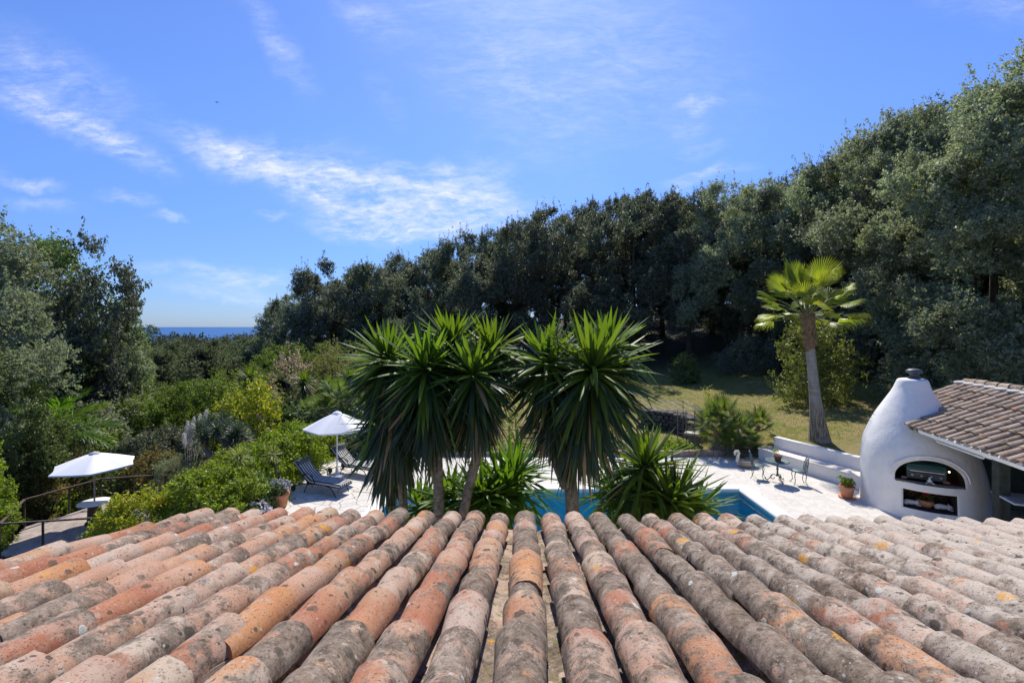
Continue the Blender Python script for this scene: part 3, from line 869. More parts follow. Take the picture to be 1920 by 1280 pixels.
# ----------------------------------------------------------------- shrubs
def shrub(name, label, cat, x, y, z, rx, ry, rz_, mat, n_cl=60, n_each=60, L=.09, W=.05, seed=1, cl=(.16, .3), group=None, prof=None, lob=.18, inner=.62, z0=0.0, bark=None, shoots=0, spread=.7, stem_r=.035):
    rg = RNG(seed)
    root = thing(name, label, cat, (x, y, z), 0, group)
    C, O = crown_points(rg, n_cl, prof or dome_prof(2.2, .85), 1.0, z0, rz_, lob, inner)
    C[:, 0] *= rx; C[:, 1] *= ry
    r = rg.uniform(cl[0], cl[1], len(C))
    P, N_ = clump_leaves(rg, C, O, r, n_each, 1.0, 8, L * .7)
    if shoots:
        tops = C[np.argsort(-(C[:, 2] + rg.normal(0, rz_ * .2, len(C))))[:shoots]]
        k = 12; tt = rg.uniform(0, 1, (shoots, k)); hh = rg.uniform(.2, .5, shoots) * rz_ * .5
        ln = rg.normal(0, .1, (shoots, 2))
        Ps = tops[:, None, :] + np.stack([ln[:, :1] * tt + rg.normal(0, .02, (shoots, k)), ln[:, 1:] * tt + rg.normal(0, .02, (shoots, k)), hh[:, None] * tt + cl[0]], -1)
        P = np.concatenate([P, Ps.reshape(-1, 3)]); N_ = np.concatenate([N_, unit(rg.normal(0, 1, (shoots * k, 3)))])
    V, Fq = leaves(rg, P, N_, L, W, spread); MB().add(V, Fq).obj('foliage', mat, root)
    mb = MB()
    for i in range(5):
        a = rg.uniform(0, 6.28); q_ = C[rg.integers(0, len(C))]
        mb.tube([(.03 * math.cos(a), .03 * math.sin(a), -.1), (q_[0] * .4, q_[1] * .4, q_[2] * .55), (q_[0] * .9, q_[1] * .9, q_[2] * .95)], [stem_r, stem_r * .7, stem_r * .3], 5)
    mb.obj('stem', bark or M_bark, root)
    return root


# ----------------------------------------------------------------- sword leaved plants
def sword_leaves(rg, base, az, el, L, W, droop, roll=.3, seg=6, fold=.22):
    """strips of sword leaves. base (n,3); az, el, L, W, droop (n,)"""
    n = len(base); s = np.linspace(0, 1, seg + 1)
    wp = np.array([.62, .9, 1.0, .95, .78, .5, .04]) if seg == 6 else np.interp(s, [0, .3, .7, 1], [.62, 1, .8, .04])
    ca, sa = np.cos(az)[:, None], np.sin(az)[:, None]
    hx = np.cos(el)[:, None]; hz = np.sin(el)[:, None]
    hor = L[:, None] * s * hx * (1 - .12 * droop[:, None] * s); ver = L[:, None] * (s * hz - droop[:, None] * s ** 2.2)
    P = np.stack([hor * ca, hor * sa, ver], -1) + base[:, None, :]
    side = np.stack([-np.sin(az), np.cos(az), np.zeros(n)], -1)
    tn = unit(np.gradient(P, axis=1)); nr = np.cross(tn, np.broadcast_to(side[:, None, :], tn.shape))
    rl = rg.normal(0, roll, n)[:, None, None]
    sd = side[:, None, :] * np.cos(rl) + nr * np.sin(rl); nr2 = np.cross(tn, sd)
    w = (W[:, None] * wp)[..., None] * .5
    V = np.stack([P - sd * w - nr2 * w * fold, P + nr2 * w * fold, P + sd * w - nr2 * w * fold], 2)   # n, seg+1, 3, 3
    V = V.reshape(-1, 3)
    k = np.arange(n)[:, None, None] * (seg + 1) * 3; i = np.arange(seg)[None, :, None] * 3; j = np.arange(2)[None, None, :]
    a = k + i + j
    Fq = np.stack([a, a + 1, a + 4, a + 3], -1).reshape(-1, 4)
    return V, Fq


M_yucca = leaf_mat('yucca_leaf', (.07, .13, .02), (.11, .185, .028), .42, .45, .3, (1.95, 1.85, .5), vary=.06)
M_yucca_old = leaf_mat('yucca_skirt_leaf', (.026, .048, .018), (.042, .07, .022), .16, .42, .45, (1.3, 1.4, .5), c3=(.34, .22, .1), vary=.06)
M_dragon = leaf_mat('blue_green_leaf', (.05, .085, .055), (.09, .125, .085), .2, .4, .5, vary=.08)
M_spike = leaf_mat('yellow_green_blade', (.2, .24, .05), (.3, .31, .09), .4, .4, .4, vary=.08)
M_palmleaf = leaf_mat('palm_leaf', (.2, .26, .035), (.29, .34, .055), .5, .4, .4, (1.5, 1.5, .5), vary=.1)
M_fan = leaf_mat('fan_palm_leaf', (.1, .15, .035), (.165, .215, .06), .42, .5, .2, vary=.1)
M_frond = leaf_mat('feather_palm_leaf', (.1, .2, .025), (.17, .28, .045), .45, .35, .45, vary=.08)
M_dead = simple_mat('dead_stalk', (.05, .038, .028), .9, .3, 8, spec=.1)

m, t = new_mat('yucca_bark'); M_ybark = m
co = t.n('ShaderNodeTexCoord').outputs['Object']
nz = t.noise(co, 9, 6, .65); wv_ = t.noise(t.mapping(co, scale=(2, 2, 16)), 3.0, 4, .6)
col = t.mix(t.rng(wv_, .35, .65), (.2, .165, .125), (.09, .07, .052)); col = t.mix(t.rng(nz, .4, .7), col, (.3, .26, .2))
finish(t, principled(t, col, .9, t.bump(t.math('ADD', wv_, t.math('MULTIPLY', nz, .5)), .9, .03), 0, .15))


def rosette_mb(rg, n, L, W, e0, e1, droop=(.05, .35), c=(0, 0, 0), stemlen=.18):
    f = np.linspace(0, 1, n)
    az = np.arange(n) * 2.39996 + rg.normal(0, .15, n)
    el = rad(e0) + (rad(e1) - rad(e0)) * f ** .78 + rg.normal(0, .11, n)
    l = L * (1 - .45 * np.clip((.18 - f) / .18, 0, 1)) * rg.uniform(.85, 1.1, n)
    base = np.stack([np.cos(az) * .035, np.sin(az) * .035, -stemlen * f], -1) + np.array(c)
    V, Fq = sword_leaves(rg, base, az, el, l, W * rg.uniform(.85, 1.15, n), droop[0] + (droop[1] - droop[0]) * f * rg.uniform(.3, 1.7, n) + (rg.random(n) < .1) * rg.uniform(.25, .6, n))
    return MB().add(V, Fq, 0, True)


def skirt_mb(rg, pts, n, L, W, r=.1, e=(-12, -80)):
    """old leaves hanging along a trunk axis given by pts"""
    P = np.array([tuple(p) for p in pts]); s = np.linspace(0, 1, len(P)); f = rg.uniform(0, 1, n)
    C = np.stack([np.interp(f, s, P[:, k]) for k in range(3)], -1)
    az = rg.uniform(0, 6.283, n)
    el = rad(e[0]) + (rad(e[1]) - rad(e[0])) * np.clip(f ** .75 + rg.normal(0, .1, n), -.1, 1)
    base = C + np.stack([np.cos(az) * r, np.sin(az) * r, np.zeros(n)], -1)
    V, Fq = sword_leaves(rg, base, az, el, L * rg.uniform(.75, 1.1, n), W * rg.uniform(.7, 1.1, n), rg.uniform(.02, .14, n), .5)
    return MB().add(V, Fq, 0, True)


def yucca(label, base, trunk_pts, r, heads, group=None, n_top=130, skirt=(260, 1.3), seed=1, L=1.07, stalks=()):
    """base world point; trunk_pts relative; heads: (x,y,z relative, size)"""
    rg = RNG(seed)
    root = thing('yucca', label, 'yucca', base, 0, group)
    if trunk_pts:
        mbt = MB()
        for tp, rr in trunk_pts: mbt.tube(tp, [rr * (1.25 if i == 0 else 1.0 - .12 * i / len(tp)) * (1 + .07 * math.sin(i * 2.3)) for i in range(len(tp))], 12)
        mbt.obj('trunk', M_ybark, root)
    for (hx, hy, hz, sz, axis) in heads:
        c = rosette_mb(rg, int(n_top * 1.0 * sz ** .5), L * sz, .086 * sz ** .5, 82, -45, (.0, .26))
        c.obj('leaf_crown', M_yucca, root, (hx, hy, hz))
        if skirt and axis is not None:
            s = skirt_mb(rg, [(hx, hy, hz - .1)] + axis, int(skirt[0] * 1.35 * sz), L * .92 * sz, .072, .12)
            s.obj('leaf_skirt', M_yucca_old, root)
    for (sx_, sy_, sz0, h_) in stalks:
        mbs = MB(); mbs.tube([(sx_, sy_, sz0), (sx_ + .02, sy_, sz0 + h_ * .5), (sx_ - .02, sy_, sz0 + h_)], [.012, .01, .004], 5)
        for k in range(26):
            z_ = sz0 + h_ * rg.uniform(.3, 1); a = rg.uniform(0, 6.28); l_ = rg.uniform(.06, .16)
            mbs.tube([(sx_, sy_, z_), (sx_ + math.cos(a) * l_, sy_ + math.sin(a) * l_, z_ + l_ * .5)], [.005, .002], 4, cap=False)
        mbs.obj('flower_stalk', M_dead, root)
    return root


def rel(px, py, d, base):
    p = at(px, py, d) - Vector(base); return (p.x, p.y, p.z)


def trunk_path(base, pts):
    return [(0, 0, -.05)] + [rel(*p, base) for p in pts]


G_y = 'yuccas in front of the pool'
# 1: upright trunk, left
b = (xat(823, 8.0), 8.0, 0.0)
tp = trunk_path(b, [(823, 960, 8.0), (821, 880, 8.0), (812, 790, 8.0), (800, 705, 8.0)])
tp2 = [tp[3], rel(835, 720, 8.35, b), rel(845, 655, 8.5, b)]
yucca('tall yucca with the straight pale trunk, its full head left of centre', b, [(tp, .095), (tp2, .07)], .09,
      [(*rel(798, 685, 8.0, b), 1.0, [rel(806, 740, 8.0, b), rel(812, 785, 8.0, b)]), (*rel(848, 638, 8.6, b), .85, [rel(846, 700, 8.5, b), rel(838, 760, 8.5, b)])], G_y, seed=41, skirt=(260, 1))
# 2: leaning trunk
b = (xat(868, 7.9), 7.9, 0.0)
tp = trunk_path(b, [(868, 965, 7.9), (880, 910, 7.9), (893, 860, 7.9), (893, 780, 7.9), (888, 705, 7.8)])
tp2 = [tp[4], rel(905, 730, 8.2, b), rel(915, 670, 8.4, b)]
yucca('yucca with the leaning ringed trunk, just left of the middle gap', b, [(tp, .09), (tp2, .06)], .09,
      [(*rel(888, 692, 7.8, b), .85, [rel(892, 740, 7.85, b), rel(894, 775, 7.9, b)]), (*rel(922, 648, 8.5, b), .8, [rel(905, 720, 8.4, b)])], G_y, seed=42, skirt=(230, 1), n_top=105,
      stalks=[(*rel(893, 690, 7.6, b), .62)])
# 3: behind on the left, skirt nearly to the ground
b = (xat(757, 8.5), 8.5, 0.0)
tp = trunk_path(b, [(757, 960, 8.5), (752, 880, 8.5), (742, 780, 8.5), (728, 690, 8.5)])
yucca('yucca at the left of the clump with leaves hanging almost to the ground', b, [(tp, .085)], .09,
      [(*rel(727, 668, 8.5, b), .9, [rel(738, 760, 8.5, b), rel(746, 840, 8.5, b)])], G_y, seed=43, skirt=(330, 1))
# lower left side head
b = (xat(735, 8.9), 8.9, 0.0)
tp = trunk_path(b, [(735, 930, 8.9), (728, 860, 8.9), (718, 800, 8.9)])
yucca('short yucca whose bright leaves stick out over the sun lounger', b, [(tp, .07)], .09, [(*rel(716, 790, 8.9, b), .78, [rel(722, 840, 8.9, b), rel(730, 890, 8.9, b)])], G_y, seed=44, skirt=(120, 1), n_top=90)
# 4: right, two-headed
b = (xat(1073, 8.0), 8.0, 0.0)
tp = trunk_path(b, [(1074, 962, 8.0), (1070, 900, 8.0), (1072, 850, 8.0), (1085, 780, 8.0), (1105, 700, 8.0)])
tp2 = [rel(1062, 910, 8.0, b), rel(1045, 870, 7.95, b), rel(1042, 790, 8.0, b), rel(1040, 690, 8.1, b)]
yucca('thick trunked yucca with several heads, right of centre', b, [(tp, .12), (tp2, .09)], .1,
      [(*rel(1112, 686, 7.8, b), 1.14, [rel(1100, 750, 7.9, b), rel(1088, 800, 8.0, b)]), (*rel(1026, 672, 8.2, b), .92, [rel(1042, 750, 8.1, b), rel(1043, 790, 8.0, b)]),
       (*rel(1140, 645, 8.5, b), .85, [rel(1125, 740, 8.4, b)])], G_y, seed=45, skirt=(250, 1), n_top=125, stalks=[(*rel(1045, 680, 7.7, b), .5)])
# 5: young one between
b = (xat(938, 8.8), 8.8, 0.0)
yucca('young trunkless yucca between the two tall ones, pool behind it', b, [([(0, 0, -.1), (0, 0, .55)], .09)], .1, [(*rel(945, 915, 8.6, b), 1.02, None), (*rel(905, 945, 8.4, b), .85, None)], G_y, seed=46, n_top=110)
# 6: low wide one at right
b = (xat(1245, 8.0), 8.0, 0.0)
yucca('low spreading yucca with two rosettes at the right end of the bed', b, [([(0, 0, -.1), (-.05, .1, .5), rel(1215, 885, 8.3, b)], .09)], .1,
      [(*rel(1210, 868, 8.3, b), 1.0, [rel(1225, 915, 8.2, b)]), (*rel(1262, 935, 7.8, b), 1.0, None)], G_y, seed=47, n_top=115, skirt=(60, 1), stalks=[(*rel(1263, 930, 7.7, b), .75)])
b = (xat(1145, 8.9), 8.9, 0.0)
yucca('dark small yucca tucked between the thick trunk and the low spreading one', b, [([(0, 0, -.1), (0, 0, .5)], .08)], .1, [(*rel(1150, 915, 8.9, b), .85, None)], G_y, seed=48, n_top=90)
for (px_, py_, d_, sz_, lab, sd) in [(842, 930, 8.7, .85, 'low dark yucca filling the space between the two left trunks', 49), (965, 880, 9.0, .95, 'upright young yucca with its leaves against the pool edge', 50), (788, 945, 8.9, .8, 'small yucca at the foot of the leftmost trunks', 51), (1190, 935, 8.4, 1.0, 'low yucca half hidden behind the two rosettes at the right end', 52), (1300, 950, 8.1, .8, 'small yucca at the very right end of the bed, over the pool corner', 53), (905, 925, 8.3, .85, 'low yucca right beside the foot of the leaning trunk', 54)]:
    b = (xat(px_, d_), d_, 0.0)
    yucca(lab, b, [([(0, 0, -.1), (0, 0, .45)], .08)], .1, [(*rel(px_, py_, d_, b), sz_, None)], G_y, seed=sd, n_top=95)
# bare twiggy plant in front of the pool
b = (xat(1031, 8.4), 8.4, .02)
tw = thing('dry_twig_plant', 'thin dead brown twigs standing before the pool water', 'plant', b)
rg = RNG(49); mb = MB(); mb.tube([(0, 0, 0), (.02, 0, .5), (-.02, 0, .95)], [.012, .01, .004], 5)
for k in range(46):
    z_ = rg.uniform(.15, .92); a = rg.uniform(0, 6.28); l_ = rg.uniform(.08, .26)
    mb.tube([(0, 0, z_), (math.cos(a) * l_ * .6, math.sin(a) * l_ * .6, z_ + l_ * .15), (math.cos(a) * l_, math.sin(a) * l_, z_ + l_ * .5)], [.005, .004, .002], 4, cap=False)
mb.obj('twig', M_dead, tw)


# ----------------------------------------------------------------- fan palms
def fan_mb(rg, R, n=34, span=115, join=.5, droop=.25, pet=1.0, pet_r=.018, sag=.12):
    """one fan leaf: petiole along +X then a pleated blade"""
    mb = MB()
    pp = [(0, 0, 0), (pet * .5, 0, .03 * pet), (pet, 0, -sag * pet * .3)]
    mb.tube(pp, [pet_r * 1.3, pet_r, pet_r * .7], 5, 1, cap=False)
    c = np.array(pp[-1]); an = np.linspace(-rad(span), rad(span), n)
    V = []; Fq = []
    for i, a in enumerate(an):
        l = R * (1 - .28 * (abs(a) / rad(span)) ** 2) * rg.uniform(.93, 1.05); da = rad(span) / n
        dr = rg.uniform(.6, 1.3) * droop
        def pt(rr, aa, zz): return (c[0] + math.cos(aa) * rr, c[1] + math.sin(aa) * rr, c[2] + zz)
        k = len(V)
        z1 = -.04 * R - .1 * R * abs(math.sin(a)); z2 = z1 - dr * R * .25; z3 = z1 - dr * R
        V += [pt(0.0, a, 0), pt(l * join, a - da, z1), pt(l * join, a, z1 + .035 * R), pt(l * join, a + da, z1), pt(l * .78, a - da * .38, z2), pt(l * .78, a, z2 + .02 * R), pt(l * .78, a + da * .38, z2), pt(l * (1 - .3 * dr), a, z3)]
        Fq += [(k, k + 1, k + 2), (k, k + 2, k + 3), (k + 1, k + 4, k + 5, k + 2), (k + 2, k + 5, k + 6, k + 3), (k + 4, k + 7, k + 5), (k + 5, k + 7, k + 6)]
    mb.add(V, Fq, 0, True)
    return mb


M_pet = simple_mat('petiole', (.2, .22, .06), .5, .2, 5)
m, t = new_mat('palm_trunk'); M_ptrunk = m
co = t.n('ShaderNodeTexCoord').outputs['Object']
xyz = t.n('ShaderNodeSeparateXYZ', {0: co})
ringn = t.noise(t.mapping(co, scale=(.6, .6, 14)), 2.2, 3, .5); fib = t.noise(t.mapping(co, scale=(14, 14, .8)), 2.0, 5, .65)
col = t.mix(t.rng(ringn, .35, .65), (.46, .42, .36), (.34, .3, .25)); col = t.mix(t.rng(fib, .45, .7), col, (.22, .19, .155))
low = t.rng(xyz.outputs[2], 1.9, 1.0)
col = t.mix(low, col, t.mix(t.rng(fib, .42, .58), (.42, .36, .28), (.16, .125, .095)))
finish(t, principled(t, col, .9, t.bump(t.math('ADD', fib, t.math('MULTIPLY', ringn, .8)), .8, .04), 0, .15))
M_boot = simple_mat('palm_boot', (.22, .14, .08), .9, .5, 6, bump=.8, bscale=30, spec=.1)

pd = 19.3
pb = at(1537, 829, pd); pb.z = gz(pb.x, pb.y) - .05
palm = thing('palm_tree', 'tall fan palm with a grey flared trunk on the lawn behind the white bench', 'palm', pb)
top = Vector(rel(1513, 592, pd, pb))
prof = [(0, 0, -.2, .48), (0, 0, 0, .45), (top.x * .045, 0, .25, .4), (top.x * .13, 0, .7, .325), (top.x * .26, 0, 1.4, .25), (top.x * .41, 0, 2.2, .205), (top.x * .58, 0, 3.1, .185), (top.x * .74, 0, top.z * .74, .175)]
mb = MB(); mb.tube([p[:3] for p in prof], [p[3] for p in prof], 20); mb.obj('trunk', M_ptrunk, palm)
mb = MB(); p0 = Vector(prof[-1][:3])
mb.tube([p0 - Vector((0, 0, .1)), p0.lerp(top, .5), top + Vector((0, 0, .15))], [.17, .19, .17], 16)
rg = RNG(61)
for k in range(70):       # old leaf bases wrapped round the upper trunk
    f = k / 70; c = p0.lerp(top, f); a = k * 2.4
    d_ = Vector((math.cos(a), math.sin(a), 0)); tg = Vector((-math.sin(a), math.cos(a), 0))
    r0 = .17 + .02 * f; w_ = .08
    V = [c + d_ * r0 - tg * w_, c + d_ * r0 + tg * w_, c + d_ * (r0 + .03) + tg * .05 + Vector((0, 0, .22)) + tg * .05, c + d_ * (r0 + .1) + Vector((0, 0, .3)) , c + d_ * (r0 + .03) - tg * .1 + Vector((0, 0, .2)), c + d_ * (r0 + .09) + Vector((0, 0, .1))]
    mb.add([tuple(x) for x in V], [(0, 1, 5), (1, 2, 5), (2, 3, 5), (3, 4, 5), (4, 0, 5)], 0)
mb.obj('old_leaf_bases', M_boot, palm)
fans = [fan_mb(RNG(70 + i), 1.0, 28, 74, .36, dr, 1.25, .02) .mesh('frond', [M_palmleaf, M_pet]) for i, dr in enumerate((.04, .12, .3))]
rg = RNG(62); NFR = 30
for k in range(NFR):
    f = k / (NFR - 1); a = k * 2.39996 + .4
    el = 86 - 90 * f ** .75 + rg.normal(0, 5)
    o = bpy.data.objects.new('frond', fans[0 if f < .35 else 1 if f < .7 else 2]); COL.objects.link(o); o.parent = palm
    o.location = top + Vector((math.cos(a) * .08, math.sin(a) * .08, .15 - .25 * f))
    o.rotation_euler = (Matrix.Rotation(a, 3, 'Z') @ Matrix.Rotation(-rad(el), 3, 'Y') @ Matrix.Rotation(rg.normal(0, .35), 3, 'X')).to_euler()
    s = rg.uniform(.88, 1.06) * (1.08 if f < .3 else 1); o.scale = (s, s, s)


def bush_palm(label, base, heads, seed, mat=None, R=.48, group=None, n=20):
    rg = RNG(seed); root = thing('bush_palm', label, 'palm', base, 0, group)
    f_ = [fan_mb(RNG(seed + 5 + i), R, 24, 125, .42, dr, .55, .008).mesh('frond', [mat or M_fan, M_pet]) for i, dr in enumerate((.05, .16))]
    mb = MB()
    for (hx, hy, hz, sz) in heads:
        mb.tube([(hx * .2, hy * .2, -.1), (hx * .6, hy * .6, hz * .5), (hx, hy, hz)], [.11, .1, .09], 9)
        for k in range(n):
            f = k / (n - 1); a = k * 2.39996; el = 84 - 112 * f + rg.normal(0, 7)
            o = bpy.data.objects.new('frond', f_[int(f > .5)]); COL.objects.link(o); o.parent = root
            o.location = (hx, hy, hz); s = sz * rg.uniform(.85, 1.1); o.scale = (s, s, s)
            o.rotation_euler = (Matrix.Rotation(a, 3, 'Z') @ Matrix.Rotation(-rad(el), 3, 'Y') @ Matrix.Rotation(rg.normal(0, .3), 3, 'X')).to_euler()
    mb.obj('trunk', M_boot, root)
    return root


b = Vector((xat(1385, 18.9), 19.2, .02))
bush_palm('clump of bushy fan palm behind the stone kerb, left of the white bench', b,
          [(*rel(1352, 786, 19.2, b), 1.15), (*rel(1335, 800, 18.9, b), 1.0), (*rel(1423, 800, 19.3, b), .95), (*rel(1385, 815, 18.9, b), 1.05), (*rel(1370, 838, 18.7, b), .8), (*rel(1402, 838, 18.9, b), .7)], 81)
b = Vector((xat(650, 21), 21, gz(xat(650, 21), 21)))
bush_palm('olive green bushy palm showing above the white poolside parasol', b, [(*rel(640, 752, 21, b), 1.2), (*rel(672, 760, 21, b), 1.0), (*rel(607, 772, 20.8, b), .9)], 85)
b = Vector((xat(585, 22), 22, gz(xat(585, 22), 22)))
bush_palm('low bushy palm beside the yellow leaved tree', b, [(*rel(585, 775, 22, b), 1.0)], 88)

# feather palm with arching bright fronds, left
b = Vector((xat(100, 19.3), 19.3, gz(xat(100, 19.3), 19.3)))
fp = thing('feather_palm', 'bright green palm with long arching fronds behind the left parasol', 'palm', b)
rg = RNG(91)
c0 = Vector(rel(92, 822, 19.3, b))
MB().tube([(0, 0, -.2), c0 * .5, c0], [.2, .18, .15], 9).obj('trunk', M_boot, fp)


def feather_mb(rg, L, arch, nl=44):
    mb = MB(); s = np.linspace(0, 1, 12)
    P = np.stack([L * s * (1 - .1 * s), 0 * s, L * (arch * s - .75 * arch * s * s - .25 * s ** 2)], -1)
    mb.tube(P, np.linspace(.025, .006, 12), 5, 1, cap=False)
    f = np.linspace(.12, 1, nl); bs = np.stack([np.interp(f, s, P[:, k]) for k in range(3)], -1)
    for sgn in (-1, 1):
        V, Fq = sword_leaves(rg, bs, sgn * (1.05 - .6 * f) + rg.normal(0, .06, nl), rg.normal(.25, .12, nl), .62 * L / 2.2 * np.sin(np.clip(f * 2.6, .5, 2.7)) + .18, np.full(nl, .035), np.full(nl, .35), .3, 4)
        mb.add(V, Fq, 0, True)
    return mb


fm = [feather_mb(RNG(92 + i), 2.3, ar).mesh('frond', [M_frond, M_pet]) for i, ar in enumerate((.5, .3))]
for k in range(20):
    f = k / 19; a = k * 2.39996 + 1.0; el = 62 - 70 * f
    o = bpy.data.objects.new('frond', fm[k % 2]); COL.objects.link(o); o.parent = fp; o.location = c0
    o.rotation_euler = (Matrix.Rotation(a, 3, 'Z') @ Matrix.Rotation(-rad(el), 3, 'Y') @ Matrix.Rotation(rg.normal(0, .25), 3, 'X')).to_euler()
# ================================================================= garden on the left
def sh(name, label, px, py_base, d, top_py, wpx, mat, ex=1.0, sink=.1, **kw):
    """shrub standing at px, its width wpx and top top_py read off the photograph at depth d"""
    x = xat(px, d); g = gz(x, d) - sink
    H = zat(top_py, d) - g; rx = wpx / F * d / 2
    return shrub(name, label, 'shrub', x, d, g, rx, rx * ex, H, mat, **kw)


G_h = 'clipped green mounds along the terrace'
kw = dict(n_cl=150, n_each=88, L=.085, W=.05, cl=(.13, .24), group=G_h)
sh('shrub', 'bright green mound beside the parasol pole, farthest of the clipped row', 588, 0, 18.6, 800, 95, M_bright, 1.2, seed=101, **kw)
sh('shrub', 'large bright clipped mound behind the head of the nearer sun lounger', 545, 0, 17.0, 800, 120, M_bright, 1.1, seed=102, **kw)
sh('shrub', 'bright clipped mound between the terracotta flower pot and the lounger', 500, 0, 15.6, 826, 125, M_bright, 1.1, seed=103, **kw)
sh('shrub', 'light green mound behind the two thin stemmed yuccas', 440, 0, 15.2, 852, 120, M_bright, 1.0, seed=104, **kw)
kw2 = dict(kw); kw2['n_cl'] = 210
sh('shrub', 'wide light green bush right above the roof edge, left of the thin stemmed yuccas', 396, 0, 12.6, 887, 175, M_bright, .9, seed=105, **kw2)
sh('shrub', 'low green bush between the wide mound and the flower pot', 478, 0, 13.4, 905, 90, M_mid, .9, seed=106, **kw)
sh('shrub', 'sprawling yellow tipped bush beside the wooden deck', 276, 0, 11.9, 928, 145, M_yellow, .8, seed=107, n_cl=150, n_each=80, L=.075, W=.04, cl=(.12, .2), shoots=40)
sh('shrub', 'small yellow tipped bush at the corner of the deck rail', 214, 0, 12.3, 958, 62, M_yellow, .9, seed=108, n_cl=80, n_each=80, L=.07, W=.04, cl=(.1, .18), shoots=24)
sh('shrub', 'yellow and green leaved small tree behind the dragon tree', 472, 0, 21.0, 722, 118, M_yellow, .9, seed=109, n_cl=120, n_each=72, L=.12, W=.065, cl=(.2, .36), shoots=40, lob=.3, inner=.4, stem_r=.06)
# pale flowering bushes
sh('flowering_bush', 'bare pinkish blossoming bush left of the three small yucca trees', 545, 0, 27, 668, 90, M_blossom, .9, seed=110, n_cl=110, n_each=50, L=.1, W=.07, cl=(.22, .45), shoots=50, inner=.3)
sh('flowering_bush', 'pinkish blossoming bush right of the three small yucca trees', 697, 0, 27, 690, 75, M_blossom, .9, seed=111, n_cl=90, n_each=50, L=.1, W=.07, cl=(.22, .4), shoots=40, inner=.3)
sh('flowering_bush', 'dry straw coloured bush spread behind the small yucca trees', 635, 0, 30, 652, 130, M_drybrush, .7, seed=112, n_cl=110, n_each=50, L=.12, W=.06, cl=(.25, .5), shoots=70, inner=.3)
# dark hedges farther down
G_hd = 'dark hedge bushes down the slope'
kw = dict(n_cl=200, n_each=120, L=.105, W=.058, cl=(.24, .42), group=G_hd, prof=dome_prof(4.0, .8), lob=.1)
sh('hedge_bush', 'dark hedge bush with a sunlit top left of the yellow leaved tree', 395, 0, 26, 715, 115, M_hedge, .9, seed=121, **kw)
sh('hedge_bush', 'dark hedge bush with a bright flat top, left half of the lower hedge', 312, 0, 27, 728, 130, M_hedge, .9, seed=122, **kw)
sh('hedge_bush', 'shadowed hedge bush at the left end, above the deck parasol', 248, 0, 25, 752, 100, M_hedge, .9, seed=123, **kw)
sh('hedge_bush', 'rich green hedge bush below the left end of the oak wood', 532, 0, 36, 648, 110, M_hedge, .8, seed=124, **kw)
sh('hedge_bush', 'long green hedge bush under the oaks left of the big yuccas', 640, 0, 37, 645, 150, M_hedge, .6, seed=125, **kw)
sh('hedge_bush', 'dark green hedge bush behind the small spiky rosette on the left', 452, 0, 32, 690, 110, M_hedge, .8, seed=126, **kw)
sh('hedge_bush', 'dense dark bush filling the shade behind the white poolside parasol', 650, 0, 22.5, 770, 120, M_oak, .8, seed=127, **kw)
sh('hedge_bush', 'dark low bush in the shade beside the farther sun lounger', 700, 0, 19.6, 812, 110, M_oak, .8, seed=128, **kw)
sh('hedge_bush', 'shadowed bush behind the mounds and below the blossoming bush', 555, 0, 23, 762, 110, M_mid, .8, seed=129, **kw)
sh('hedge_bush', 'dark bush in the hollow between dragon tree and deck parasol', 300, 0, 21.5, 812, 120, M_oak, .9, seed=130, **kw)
# beside the deck
sh('shrub', 'fresh green bush right of the arching palm fronds', 190, 0, 21.5, 798, 70, M_bright, .9, seed=131, n_cl=80, n_each=72, L=.1, W=.06, cl=(.18, .32), shoots=20)
sh('rusty_bush', 'rust and cream leaved bush behind the deck rail, left of the parasol pole', 125, 0, 18.8, 858, 95, M_rust, .8, seed=132, n_cl=90, n_each=64, L=.09, W=.05, cl=(.14, .26), shoots=40)
sh('rusty_bush', 'reddish cream flowering bush behind the right end of the deck rail', 285, 0, 19.4, 852, 90, M_rust, .8, seed=133, n_cl=90, n_each=64, L=.09, W=.05, cl=(.14, .26), shoots=30)
sh('shrub', 'dark green white flowered bush behind the middle of the deck rail', 215, 0, 18.9, 885, 110, M_mid, .7, seed=134, n_cl=100, n_each=72, L=.08, W=.05, cl=(.14, .28))
sh('shrub', 'grey green feathery bush at the left picture edge', 45, 0, 17.4, 815, 90, M_left, .9, seed=135, n_cl=130, n_each=88, L=.12, W=.02, cl=(.2, .38), shoots=60)
sh('shrub', 'bright green leafy bush in the lower left corner beside the deck', -22, 0, 14.2, 868, 70, M_bright, 1.0, seed=136, n_cl=130, n_each=88, L=.085, W=.055, cl=(.16, .3), shoots=30)
sh('rusty_bush', 'orange tipped shrub at the outer corner of the deck', 85, 0, 17.2, 858, 55, M_rust, .8, seed=137, n_cl=60, n_each=64, L=.09, W=.04, cl=(.12, .24), shoots=30)
sh('shrub', 'light green weedy bush seen through the deck rail', 105, 0, 18.2, 925, 110, M_bright, .7, seed=138, n_cl=80, n_each=64, L=.08, W=.05, cl=(.14, .26))
sh('shrub', 'small grey green juniper at the right end of the deck rail', 322, 0, 18.0, 850, 60, M_left, .8, seed=139, n_cl=70, n_each=72, L=.12, W=.02, cl=(.14, .26))

